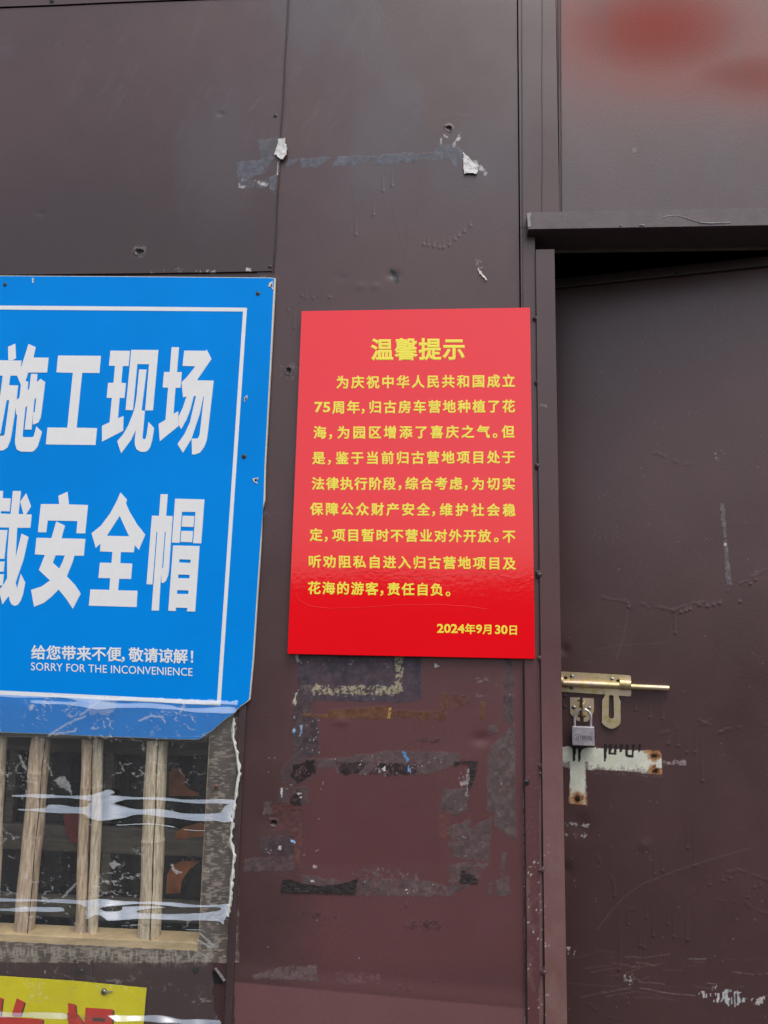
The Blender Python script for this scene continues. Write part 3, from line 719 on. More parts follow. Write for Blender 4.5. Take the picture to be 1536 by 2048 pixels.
        bright = inpoly(zx, zy, [(1285, 1170), (1320, 1160), (1325, 1275), (1255, 1270), (1255, 1210)])
        base = lay(base, bright * onp * 1.0, alb(225, 225, 215), .85)
        dk = np.zeros(X.shape)
        for x, y1, w in ((283, 1185, 13), (345, 1195, 12), (647, 1185, 14), (705, 1105, 14), (770, 1105, 10), (905, 1120, 12), (975, 1120, 11), (835, 1075, 14), (1050, 1085, 9)):
            d, t = segdist(zx, zy, (x + 8, 1015), (x, y1))
            dk = np.maximum(dk, 1 - sst(w * .9, w * 1.15, d - 10 * (1 - t)))
        for a, b in (((705, 1105), (770, 1108)), ((905, 1130), (975, 1138))):
            d, t = segdist(zx, zy, a, b); dk = np.maximum(dk, 1 - sst(13, 17, d))
        dk = np.maximum(dk, inpoly(zx, zy, [(245, 1000), (430, 1000), (430, 1040), (380, 1060), (330, 1045), (260, 1050)]) * 1.0)
        base = lay(base, dk, np.array([.016, .011, .011]))
        col[ix] = base
        # shallow dents
        for x, y, r, a in ((1130, 1740, 14, -.003), (1160, 1650, 22, -.003), (1290, 1690, 12, .0015), (1128, 1300, 10, -.002)):
            h = h + a * np.exp(-((px - x) ** 2 + (py - y) ** 2) / r ** 2)
        sp = (vnoise(px / 2.1 + 5, py / 2.1 + 9) > .965) & (vnoise(px / 30.0, py / 30.0) > .66)
        col = lay(col, sp * 1.0, alb(150, 140, 140), .55)
    if which == 'wall':
        # holes, dents, punctures
        for x, y, r in ((546, 1647, 6.5), (278, 503, 6), (577, 741, 6.5), (899, 256, 4.5)):
            d = np.hypot(px - x, (py - y) * 1.15) + 3 * jx * 4
            k = 1 - sst(r * .75, r * 1.1, d)
            col = lay(col, k, np.array([.006, .005, .005]))
            h = h + np.where(d < r, -.004, 0) + .0012 * np.exp(-((d - r * 1.2) / 2.5) ** 2)
        k = inpoly(px, py, [(778, 536), (787, 539), (798, 552), (799, 562), (793, 568), (788, 561), (784, 551)])
        col = lay(col, k * 1.0, np.array([.007, .006, .006]))
        for x, y, r, a in ((787, 550, 8, -.0022), (84, 427, 6, -.0012), (720, 573, 8, .0008), (750, 573, 7, .0008), (684, 556, 8, -.0006), (962, 1478, 12, -.0025), (683, 1443, 9, .0015), (441, 228, 5, -.0012), (545, 1640, 26, -.002)):
            h = h + a * np.exp(-(((px - x) / 1.5) ** 2 + (py - y) ** 2) / r ** 2)
        # white dribble along the seam beside the post
        k = (np.abs(px - (1049 + (py - 1300) * .004)) < 2.6) * (vnoise(px / 2.0, py / 5.0) > .52) * sst(1340, 1500, py)
        col = lay(col, k * 1.0, alb(150, 142, 140), .8)
        # scattered white paint dots
        den = np.exp(-((px - 590) / 60.0) ** 2) * np.exp(-((py - 1560) / 220.0) ** 2)
        sp = vnoise(px / 2.0 + 51, py / 2.0 + 19) > 1 - .035 * den - .004
        sp &= (py > 1330) | (vnoise(px / 60.0, py / 60.0) > .74)
        col = lay(col, sp * 1.0, alb(178, 172, 172), .7)
        # dust and plaster dribbles round the window
        k = ((px < 478) & (py > 1425)) * 1.0
        st = vnoise(px / 8.0, py / 1.9) * .6 + .4 * vnoise(px / 12.0, py / 14.0) + .06 * sst(440, 410, px)
        kk = k * (1 - sst(466, 484, px + 14 * jx)) * (py < 1925)
        col = lay(col, kk, np.array([.125, .098, .083]) * (.7 + .6 * n2)[..., None])
        col = lay(col, kk * sst(.56, .66, st), alb(176, 164, 150), .75)
        yb = 1922 + (px - 0) * .03
        low = k * sst(yb - 12, yb + 4, py + 18 * jy) * (1 - sst(yb + 100, yb + 300, py)) * (px < 440)
        col = lay(col, k * sst(yb, yb + 16, py) * (px < 470), BASE * .9)
        drip = vnoise(px / 3.0 + 11, py / 16.0 + 4) * .7 + .3 * vnoise(px / 22.0, py / 30.0)
        band = (np.exp(-((py - yb + 18) / 13.0) ** 2)) * (px < 425)
        col = lay(col, band * sst(.52, .68, drip), alb(186, 176, 160), .8)
        h = h + .0006 * band * drip
    # low waves in the thin sheet
    h = h + .0022 * (fbm(px / 310.0 + 2, py / 270.0 + 8, 2) - .5) + .0007 * (fbm(px / 90.0, py / 110.0, 2) - .5)
    return col, np.clip(rough, .2, .86), h

def sheet(name, x0, x1, z0, z1, y, which, parent, step=0.0019, thick=.004, slant=(0, 0), frame=None, fine=None, label=None):
    """painted metal sheet: a fine grid with the wear and painted sheen in its vertices, folded back at the edges.
    frame(s, z, off) maps sheet coordinates to 3-D; default is the wall plane at depth y"""
    if frame is None:
        frame = lambda S, Zc, H: np.stack([S, y - H, Zc], -1)
    fx0, fx1, fz0, fz1 = fine
    def axis(a, b, f0, f1):
        lo, hi = max(a, f0), min(b, f1)
        if lo >= hi: return np.linspace(a, b, max(2, int((b - a) / .08) + 2))
        A = [np.linspace(lo, hi, max(2, int((hi - lo) / step) + 1))]
        if a < lo - 1e-6: A.insert(0, np.linspace(a, lo, max(3, int((lo - a) / .05) + 2))[:-1])
        if b > hi + 1e-6: A.append(np.linspace(hi, b, max(3, int((b - hi) / .05) + 2))[1:])
        return np.concatenate(A)
    xs, zs = axis(x0, x1, fx0, fx1), axis(z0, z1, fz0, fz1)
    nx, nz = len(xs), len(zs)
    X, Zz = np.meshgrid(xs, zs)
    f = (X - x0) / (x1 - x0)
    X = X + (slant[0] * (1 - f) + slant[1] * f) * (Zz - z0)
    P0 = frame(X, Zz, np.zeros_like(X))
    px, py = proj(P0)
    col, rough, h = wear_and_sheen(px, py, which)
    P = frame(X, Zz, h)
    # folded rim
    rim = []
    idx = lambda i, j: i * nx + j
    loop = [idx(0, j) for j in range(nx)] + [idx(i, nx - 1) for i in range(1, nz)] + [idx(nz - 1, j) for j in range(nx - 2, -1, -1)] + [idx(i, 0) for i in range(nz - 2, 0, -1)]
    loop = np.array(loop)
    Pf = P.reshape(-1, 3)
    back = frame(X, Zz, np.full_like(X, -thick)).reshape(-1, 3)[loop]
    edge = Pf[loop]
    V = np.concatenate([Pf, edge, back])
    n0 = nx * nz; L = len(loop)
    I, J = np.meshgrid(np.arange(nz - 1), np.arange(nx - 1), indexing='ij')
    q = (I * nx + J).ravel()
    Fq = np.stack([q, q + 1, q + nx + 1, q + nx], 1)
    a = np.arange(L); b = (a + 1) % L
    Fr = np.stack([n0 + b, n0 + a, n0 + L + a, n0 + L + b], 1)
    F = np.concatenate([Fq, Fr])
    org = np.array(root_loc(parent))
    me = bpy.data.meshes.new(name)
    me.vertices.add(len(V)); me.vertices.foreach_set("co", (V - org).astype(np.float32).ravel())
    me.loops.add(F.size); me.loops.foreach_set("vertex_index", F.astype(np.int32).ravel())
    me.polygons.add(len(F))
    me.polygons.foreach_set("loop_start", (np.arange(len(F)) * 4).astype(np.int32))
    me.polygons.foreach_set("use_smooth", np.ones(len(F), bool))
    me.update(calc_edges=True)
    A = me.attributes.new("wear_and_sheen", 'FLOAT_COLOR', 'POINT')
    C4 = np.concatenate([col.reshape(-1, 3), rough.reshape(-1, 1)], 1)
    C4 = np.concatenate([C4, C4[loop], C4[loop]])
    A.data.foreach_set("color", C4.astype(np.float32).ravel())
    me.materials.append(M_PAINT)
    me.validate()
    o = bpy.data.objects.new(name, me)
    COL.objects.link(o); o.parent = parent
    if label: o["label"] = label
    return o

# ------------------------------------------------------------------ the ground, and an unseen bank added behind the camera
def ground_and_unseen_bank():
    m = mat("asphalt", (0.042, 0.041, 0.040), 0.85, var=0.25, vscale=2.0, bump=0.004, bscale=60)
    n = 40
    V, F = [], []
    for i in range(n + 1):
        for j in range(n + 1):
            x, y = (i / n * 2 - 1), (j / n * 2 - 1)
            V.append((300 * x * abs(x), 300 * y * abs(y), 0.0))
    for i in range(n):
        for j in range(n):
            a = i * (n + 1) + j
            F.append((a, a + n + 1, a + n + 2, a + 1))
    g = build("ground", V, F, m, origin=(0, 0, 0)); tag(g, kind="structure")
    hm = mat("unseen_bank_growth", (0.030, 0.036, 0.020), 0.95, var=0.5, vscale=3, bump=0.15, bscale=6.0)  # unseen bank, set close and dark to dim what the film and boards reflect
    V, F = [], []
    k, rows = 120, 8
    for i in range(k + 1):
        a = R(100 + 160 * i / k + 90)
        a = math.pi * (1.0 + i / k)              # the half circle on the camera's side
        top = 2.35 + .62 * float(fbm(np.array([i / 3.0]), np.array([3.3]), 5)[0])
        for r in range(rows + 1):
            t = r / rows
            d = 9.5 + 3.5 * t + 60 * max(0, t - .74)
            V.append((d * math.cos(a), d * math.sin(a), top * min(1, math.sin(min(t / .75, 1) * math.pi / 2)) - .05))
    for i in range(k):
        for r in range(rows):
            b = i * (rows + 1) + r
            F.append((b, b + 1, b + rows + 2, b + rows + 1))
    h = build("unseen_dark_bank", V, F, hm, smooth=True, origin=(0, 0, 0)); tag(h, kind="structure")
ground_and_unseen_bank()

# ------------------------------------------------------------------ the metal wall
VIEW = dict(x0=float(G(-20, 1024)[0]), x1=float(G(1560, 1024)[0]), z0=float(G(768, 2075)[2]), z1=float(G(768, -30)[2]))
FINE = (VIEW['x0'] - .04, VIEW['x1'] + .04, VIEW['z0'] - .03, VIEW['z1'] + .03)
gx = lambda px, py, y=0.0: float(G(px, py, y)[0])
gz = lambda px, py, y=0.0: float(G(px, py, y)[2])

wall = empty("metal_wall", (0, 0, 0), "dark brown painted sheet metal wall with riveted seams, scraped paint and old tape marks", "wall")
X_POST = gx(1044, 1000)          # left edge of the door post
X_POSTR = gx(1117, 1000, -.012)
X_SEAM0, X_SEAM1 = gx(546, 540, -.003), gx(575, 0, -.003)
Z_A0, Z_A1 = gz(270, 546, -.003), gz(200, 8, -.003)
Z_TOP = 3.45
WIN_X0, WIN_X1 = gx(-330, 1700), gx(407, 1700)
WIN_Z0, WIN_Z1 = gz(200, 1893), gz(200, 1440)
slantA = (X_SEAM1 - X_SEAM0) / (Z_A1 - Z_A0)
XL = gx(459, 1700) + .002            # strip left of the middle sheet
# middle sheet (runs behind the left upper sheet)
XM0 = gx(468, 1500)
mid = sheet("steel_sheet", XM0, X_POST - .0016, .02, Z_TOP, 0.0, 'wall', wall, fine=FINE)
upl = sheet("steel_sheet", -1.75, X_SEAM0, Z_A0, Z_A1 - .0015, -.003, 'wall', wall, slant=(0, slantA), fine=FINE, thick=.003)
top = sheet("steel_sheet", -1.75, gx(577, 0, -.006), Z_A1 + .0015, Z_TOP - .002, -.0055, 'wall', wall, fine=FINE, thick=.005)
# window surround: four sheets left of the middle sheet
def lowsheet(a, b, c, d): return sheet("steel_sheet", a, b, c, d, .002, 'wall', wall, fine=FINE, thick=.003)
lowsheet(WIN_X1, XM0 + .03, WIN_Z0, WIN_Z1)
lowsheet(-1.75, XM0 + .03, WIN_Z1 + .0005, Z_A0 + .03)
lowsheet(-1.75, XM0 + .03, .02, WIN_Z0 - .0005)
lowsheet(-1.75, WIN_X0, WIN_Z0, WIN_Z1)
# rolled edge strip between window and middle sheet
b = MB()
xs0, xs1 = gx(464, 1700, -.006), gx(479, 1700, -.006)
b.box(xs0, xs1, -.006, .0005, .02, Z_A0 - .012, bev=.0022)
b.build("edge_strip", M_BROWN, wall)
# ribs on the sheet under the window
for pxr in (147, 181):
    x = gx(pxr, 1960)
    b = MB(); b.box(x - .002, x + .002, -.002, .0015, .02, WIN_Z0 - .025, bev=.0009)
    b.build("rib", M_BROWN, wall)
# thin cover strip on the vertical seam
def seamline():
    b = MB()
    pts = []
    for py in np.linspace(-60, 545, 40):
        x = 576 + (py) * (-30 / 546.0) + .8 * math.sin(py / 23.0)
        p = G(x, py, -.0065); pts.append(p)
    b.tube(pts, .0011, 6)
    return b.build("sealant_bead", M_SCREW, wall)
seamline()
# column above the lintel, panel above the door, right-hand sheet
Z_LB = gz(1300, 455, -.03)       # front lower edge of lintel
Z_LT = gz(1300, 421, -.03)
col = sheet("column_strip", X_POST + .001, gx(1114, 200), Z_LT - .02, Z_TOP - .004, -.005, 'wall', wall, fine=FINE, thick=.006)
b = MB()
pts = [G(1084.5 + .4 * math.sin(py / 37), py, -.0062) for py in np.linspace(-60, 428, 30)]
b.tube(pts, .0007, 6); b.build("sealant_bead", M_BROWN, wall)
for xx, r in ((1043.5, .0011), (1117, .0014), (1121.5, .0010)):
    b = MB()
    y1 = 2200 if xx < 1050 else 424
    pts = []
    for py in np.linspace(-60, y1, 90):
        q = xx + (.9 * float(vnoise(np.array(py / 14.0), np.array(xx))) - .45) + (0.0041 * max(py, 0) if xx < 1050 else 0.0055 * py)
        pts.append(G(q, py, -.0058 if xx < 1050 else -.001))
    b.tube(pts, r, 6); b.build("sealant_bead", M_SCREW if xx < 1120 else M_BROWN, wall)
X_HINGE = float(DOOR_P[0] + .20 / math.tan(DOOR_ANG) + .06)
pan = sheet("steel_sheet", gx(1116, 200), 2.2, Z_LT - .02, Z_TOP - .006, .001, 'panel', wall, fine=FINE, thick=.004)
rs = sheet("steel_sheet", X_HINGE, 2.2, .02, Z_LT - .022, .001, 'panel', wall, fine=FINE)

# the dark room behind: back, sides, ceiling, floor
b = MB()
rx0, rx1, ry1, rz1 = -1.7, 2.15, 2.4, 3.4
b.box(rx0, rx1, ry1, ry1 + .05, .03, rz1)
b.box(rx0 - .05, rx0, .008, ry1 + .05, .03, rz1)
b.box(rx1, rx1 + .05, .008, ry1 + .05, .03, rz1)
b.box(rx0 - .05, rx1 + .05, .008, ry1 + .05, rz1, rz1 + .05)
b.box(rx0 - .05, rx1 + .05, .008, ry1 + .05, -.03, .03)
b.build("inner_wall", M_DARK, wall)

# bent lip of the sheet, right of the torn film
b = MB()
b.prism([[(428, 1936), (433, 1935), (445, 1950), (452, 1961), (447, 1963), (438, 1951)]], lambda a: G(a[:, 0], a[:, 1], -.005), lambda a: G(a[:, 0], a[:, 1], -.001))
b.build("bent_lip", mat("scraped_lip", (.22, .20, .19), .5, var=.5, vscale=200), wall)
b = MB()
b.prism([[(424, 1942), (434, 1945), (446, 1962), (462, 1966), (461, 1972), (428, 1966)]], lambda a: G(a[:, 0], a[:, 1], .0008), lambda a: G(a[:, 0], a[:, 1], .0016))
b.build("gap", M_BLACK, wall)
# screws and blobs
def screw_mb(c, n, r, m0=0, m1=1, dome=.45):
    b = MB()
    b.lathe(c, n, [(r * 1.35, 0), (r * 1.35, r * .12), (r, r * .14), (r * .95, r * dome * .6), (r * .72, r * dome), (r * .3, r * dome * 1.05)], 16, m0)
    c = Vector([float(q) for q in c]); n = Vector([float(q) for q in n]).normalized()
    a = n.cross(Vector((0, 0, 1))).normalized(); u = n.cross(a)
    w = random.uniform(.1, 1.3)
    a, u = a * math.cos(w) + u * math.sin(w), -a * math.sin(w) + u * math.cos(w)
    for d, e in ((a, u), (u, a)):
        V = []
        for h in (r * dome * .9, r * dome * 1.16):
            for s, t in ((-1, -1), (1, -1), (1, 1), (-1, 1)):
                V.append(c + n * h + d * (s * r * .62) + e * (t * r * .13))
        b.add(V, [(3, 2, 1, 0), (4, 5, 6, 7), (0, 1, 5, 4), (1, 2, 6, 5), (2, 3, 7, 6), (3, 0, 4, 7)], m1)
    return b
NW = (0, -1, 0)
for px, py, r, y in ((551, 232, 4.2, -.003), (540, 534, 4.6, -.003), (103, 1, 4.5, -.0055), (452, 1992, 4.6, .001), (162, 1943, 5, .001)):
    screw_mb(G(px, py, y), NW, r * .001).build("screw", [M_SCREW, M_BLACK], wall, smooth=True)

def blob(px, py, r, y, parent, seed):
    rnd = random.Random(seed)
    b = MB()
    c = G(px, py, y)
    b.lathe(c, NW, [(r * 1.5, 0), (r * 1.2, r * .25), (r * .9, r * .7), (r * .5, r * 1.0), (r * .2, r * 1.05)], 12)
    for k in range(4):
        a = rnd.uniform(0, 6.28); q = c + np.array([math.cos(a), 0, math.sin(a)]) * r * 1.2
        s = rnd.uniform(.35, .7) * r
        b.lathe(q, NW, [(s * 1.3, 0), (s, s * .6), (s * .4, s)], 8)
    b.V = [(v[0] + rnd.uniform(-.2, .2) * r, v[1] + rnd.uniform(-.15, .15) * r * .5, v[2] + rnd.uniform(-.2, .2) * r) for v in b.V]
    return b.build("weld_blob", M_SCREW if py < 1250 else M_BROWNR, parent, smooth=True)

# ------------------------------------------------------------------ door frame: post, angle iron, lintel
frame = empty("door_frame", (X_POST, 0, 0), "brown steel door frame with a flat post and a boxed lintel over the doorway", "door frame")
xc = gx(1079, 1200, -.006)        # crease between the flat strip and the angle
sheet("post_strip", X_POST + .001, xc - .0006, .02, Z_LT - .0215, -.006, 'post', frame, fine=FINE, thick=.008)
sheet("angle_iron", xc + .0006, X_POSTR, .02, gz(1090, 499, -.012), -.012, 'post', frame, fine=FINE, thick=.05)
b = MB()
pts = [G(1072 + (py - 560) * .0112 + .5 * math.sin(py / 31.0), py, -.0085) for py in np.linspace(505, 2200, 80)]
b.tube(pts, .0010, 6); b.build("sealant_bead", M_SCREW, frame)
for i, (px, py, r) in enumerate(((1071, 637, 3.6), (1074.5, 765, 3.4), (1076, 932, 4.4), (1079, 1150, 5.2), (1081, 1317, 4.0), (1081, 1531, 2.8), (1081, 1547, 1.6), (1086, 1739, 4.4), (1088, 1944, 4.6))):
    blob(px, py, r * .001, -.0085, frame, i)
screw_mb(G(1053, 1564, -.006), NW, .0046).build("screw", [M_SCREW, M_BLACK], frame, smooth=True)
# lintel: a folded channel, front lip, sloping soffit underneath
lx0, lx1 = gx(1056, 440, -.032), 2.2
b = MB()
yF, yB = -.032, .06
zl = Z_LB
prof = [(yF, Z_LT), (yF, zl), (yF + .004, zl - .001), (yB, zl + .001), (yB, Z_LT), (yB - .02, Z_LT + .002), (yF + .006, Z_LT + .002)]
nS = 60
V = []
for i in range(nS + 1):
    x = lx0 + (lx1 - lx0) * i / nS
    wv = .0006 * math.sin(i * 1.3) + .0004 * math.sin(i * .37)
    for y, z in prof: V.append((x, y + wv, z + wv * .6))
np_ = len(prof)
F = []
for i in range(nS):
    for k in range(np_):
        F.append((i * np_ + k, i * np_ + (k + 1) % np_, (i + 1) * np_ + (k + 1) % np_, (i + 1) * np_ + k))
F.append(tuple(range(np_))[::-1]); F.append(tuple(nS * np_ + k for k in range(np_)))
b.add(V, F)
b.build("lintel", mat("faded_brown_paint", (0.090, 0.064, 0.067), 0.38, var=0.15, vscale=40, bump=0.0003, bscale=260), frame)
b = MB()   # pale bottom lip of the inner rail
b.box(gx(1108, 498, .062), lx1, .061, .066, zl - .004, zl + .012)
b.build("inner_rail", mat("bare_primer_edge", (.16, .13, .10), .6, var=.3, vscale=40), frame)
b = MB()   # chipped primer on the lintel edge
def chip(pts, y=-.0327):
    b.prism([pts], lambda a: G(a[:, 0], a[:, 1], y), lambda a: G(a[:, 0], a[:, 1], y) + np.array([0, .0006, 0]))
b.tube([G(x, y, -.0325) for x, y in ((1325, 436), (1335, 432), (1350, 431), (1362, 433), (1375, 437), (1390, 442), (1402, 445))], .0009, 5)
b.tube([G(x, y, -.0325) for x, y in ((1400, 445), (1418, 446.5), (1440, 446), (1462, 445))], .0014, 5)
b.tube([G(x, y, -.0325) for x, y in ((1279, 450.5), (1284, 450), (1289, 450.5))], .0014, 5)
b.tube([G(x, y, -.0325) for x, y in ((1240, 451), (1243, 450.5))], .0012, 5)
b.build("chipped_edge", mat("chipped_primer", (.33, .31, .29), .7, var=.4, vscale=200), frame)
b = MB(); chip([(1054, 426), (1063, 425), (1060, 436), (1062, 452), (1056, 455), (1055, 440)])
b.build("worn_corner", mat("worn_grey_corner", (.26, .25, .25), .7, var=.5, vscale=400), frame)
# hinge-side post (outside the photograph)
b = MB(); b.box(X_HINGE - .06, X_HINGE - .001, -.01, .05, .02, Z_LB - .002, bev=.003)
b.build("hinge_post", M_BROWN, frame)

# ------------------------------------------------------------------ the door, standing ajar
door = empty("metal_door", (float(DOOR_P[0]), float(DOOR_P[1]), 0.0), "brown sheet metal door standing ajar, with paint runs and a bare patch where a lock was", "door")
dT, dN = DOOR_T, DOOR_N
s0 = -.10
s1 = (X_HINGE - .066 - DOOR_P[0]) / dT[0]
base = np.array([DOOR_P[0], DOOR_P[1], 0.0])
def dframe(off): return lambda S, Zc, H: base + S[..., None] * dT + (H + off)[..., None] * dN + np.stack([0 * S, 0 * S, Zc], -1)
zdt = float(GD(1300, 537, 0.012)[2])          # top of the top rail
zdr = float(GD(1300, 560, 0.0)[2])
fineD = (-.10, .62, VIEW['z0'] - .1, 2.6)
sheet("door_sheet", s0, s1, .03, zdr + .02, 0, 'door', door, frame=dframe(0.0), fine=fineD, thick=.004)
b = MB()
def dbox(b, sa, sb, o0, o1, za, zb, m=0, bev=.002):
    t = MB(); t.box(sa, sb, o0, o1, za, zb, bev=bev)
    V = [base + v[0] * dT + v[1] * dN + np.array([0, 0, v[2]]) for v in t.V]
    b.add(V, [f[::-1] for f in t.F], m)
dbox(b, s0, s1, .0005, .012, zdr, zdt)
b.build("top_rail", M_BROWN, door)
screw_mb(GD(1352, 548, .012), DOOR_N, .004).build("screw", [M_SCREW, M_BLACK], door, smooth=True)
for px, py in ((1130, 1392), (1130, 1414)):
    screw_mb(GD(px, py, 0), DOOR_N, .0028, dome=.3).build("screw", [M_BROWN, M_BLACK], door, smooth=True)

# sliding bolt: a part of the door with plate, rod, guides, hasp tongue and screws below it
def dloc(z): return lambda a, o=0: None
BP = dict(sx=5.908, ox=1100, oy=1320)
bolt = poly("slide_bolt", [(-30, 128), (100, 135), (400, 150), (700, 167), (935, 181), (952, 188), (957, 200), (960, 415), (952, 428), (935, 430), (640, 408), (300, 385), (100, 374), (-30, 368)], .0022, .002, M_ZINC, door, True, **BP)
def dtube(pts, r, name, m, parent, seg=14):
    b = MB(); b.tube([GD(1100 + x / 5.908, 1320 + y / 5.908, o) for x, y, o in pts], r, seg)
    return b.build(name, m, parent, smooth=True)
ro = .0098
dtube([(-40, 265, ro), (160, 272, ro), (500, 286, ro), (820, 302, ro)], .0072, "bolt_barrel", M_ZINC, bolt)
dtube([(815, 306, ro), (1100, 321, ro), (1396, 334, ro), (1408, 335, ro)], .0058, "bolt_rod", M_ZINC, bolt)
def guide(xa, xb, yt, yb):
    """saddle pressed over the rod"""
    b = MB()
    seg = 12
    V = []
    for x, dy in ((xa, 0.0), (xb, (xb - xa) * .05)):
        for k in range(seg + 1):
            w = math.pi * k / seg
            V.append(GD(1100 + x / 5.908, 1320 + (((yt + yb) / 2 - (yb - yt) / 2 * math.cos(w)) + dy) / 5.908, .0022 + .0165 * math.sin(w) ** .6 if 0 < k < seg else .0022))
    n = seg + 1
    F = [(k, k + 1, n + k + 1, n + k) for k in range(seg)]
    V2 = [np.array(v) - dN * .0015 for v in V]
    F2 = [tuple(i + 2 * n for i in f[::-1]) for f in F]
    E = [(k + 1, k, 2 * n + k, 2 * n + k + 1) for k in range(seg)] + [(n + k, n + k + 1, 3 * n + k + 1, 3 * n + k) for k in range(seg)]
    b.add(V + V2, F + F2 + E)
    return b.build("bolt_guide", M_ZINC, bolt, smooth=True)
guide(826, 958, 222, 350)
guide(-30, 158, 182, 305)
b = MB()
for x, y, rx, ry in ((186, 210, 22, 17), (182, 308, 22, 15), (805, 245, 22, 16)):
    P = [(x + rx * math.cos(w), y + ry * math.sin(w)) for w in np.linspace(0, 2 * math.pi, 18)[:-1]]
    b.prism([Z(P, 1100, 1320, 5.908)], lambda a: GD(a[:, 0], a[:, 1], .0026), lambda a: GD(a[:, 0], a[:, 1], .0022))
b.build("slot_hole", M_BLACK, bolt)
for x, y in ((260, 195), (257, 326), (735, 226)):
    screw_mb(GD(1100 + x / 5.908, 1320 + y / 5.908, .0022), DOOR_N, .0036, dome=.3).build("screw", [M_STEEL, M_BLACK], bolt, smooth=True)
def arcpts(cx, cy, r, a0, a1, n=10): return [(cx + r * math.cos(R(a)), cy + r * math.sin(R(a))) for a in np.linspace(a0, a1, n)]
tongue = [(628, 318), (640, 312), (720, 316), (825, 330), (812, 395), (812, 430), (822, 462), (834, 490), (834, 742), (810, 775), (770, 802), (735, 812), (695, 806), (650, 780), (613, 742), (617, 478), (630, 452), (648, 425), (650, 385), (640, 350)]
slot = [(697, 425), (705, 415), (742, 417), (752, 428), (757, 665), (750, 685), (727, 694), (702, 684), (693, 662)]
poly("hasp_tongue", [tongue, slot], .0062, .0022, M_ZINC, bolt, True, **BP)

# staple plate below the bolt
plate = [(235, 440), (355, 442), (353, 470), (320, 474), (322, 486), (350, 490), (348, 640), (328, 652), (330, 672), (352, 680), (355, 724), (330, 718), (300, 700), (272, 672), (240, 632)]
plate2 = [(385, 447), (518, 452), (520, 590), (505, 640), (480, 690), (440, 725), (398, 730), (398, 680), (424, 674), (424, 660), (398, 650), (396, 492), (416, 488), (416, 476), (385, 473)]
b = MB()
for L in (plate, plate2):
    b.prism([Z(L, 1100, 1320, 5.908)], lambda a: GD(a[:, 0], a[:, 1], .003), lambda a: GD(a[:, 0], a[:, 1], .0005))
st = b.build("staple_plate", M_ZINC, door)
b = MB()   # the loop that stands out from the door
pl = [(400, 492, .002), (397, 500, .020), (394, 530, .028), (390, 600, .028), (388, 640, .018), (388, 655, .002)]
b.tube([GD(1100 + x / 5.908, 1320 + y / 5.908, o) for x, y, o in pl], .0034, 10)
b.build("loop", M_ZINC, st, smooth=True)
for x, y in ((283, 562), (464, 570)):
    screw_mb(GD(1100 + x / 5.908, 1320 + y / 5.908, .003), DOOR_N, .0036, dome=.3).build("screw", [M_STEEL, M_BLACK], st, smooth=True)

# padlock hanging from the staple
pc = GD(1166, 1495, .02)
pad = empty("padlock", pc, "small square chrome padlock hanging locked from the staple on the brown door", "padlock")
pw = np.array([GD(1100 + x / 5.908, 1320 + y / 5.908, .028) for x, y in ((256, 784), (522, 792), (527, 1018), (262, 1008))])
def padpt(u, v, o):   # u right, v down in 0..1 on the front face
    p = (pw[0] * (1 - u) + pw[1] * u) * (1 - v) + (pw[3] * (1 - u) + pw[2] * u) * v
    return p + dN * (o - .028)
import bmesh
bm = bmesh.new()
vs = [bm.verts.new(padpt(u, v, o)) for u in (0, 1) for v in (0, 1) for o in (.010, .028)]
for f in ((0, 1, 3, 2), (4, 6, 7, 5), (0, 4, 5, 1), (2, 3, 7, 6), (0, 2, 6, 4), (1, 5, 7, 3)): bm.faces.new([vs[i] for i in f])
bmesh.ops.recalc_face_normals(bm, faces=bm.faces[:])
bmesh.ops.bevel(bm, geom=bm.edges[:], offset=.0018, segments=3, affect='EDGES', profile=.6)
bm.verts.index_update()
build("lock_body", [v.co[:] for v in bm.verts], [[v.index for v in f.verts] for f in bm.faces], M_CHROME, pad)
bm.free()
b = MB()
sp = [(292, 800), (290, 700)] + [(388 - 98 * math.cos(w), 685 - 105 * math.sin(w)) for w in np.linspace(.15, math.pi - .15, 12)] + [(484, 700), (482, 800)]
b.tube([GD(1100 + x / 5.908, 1320 + y / 5.908, .019) for x, y in sp], .0028, 12)
b.build("shackle", M_CHROME, pad, smooth=True)

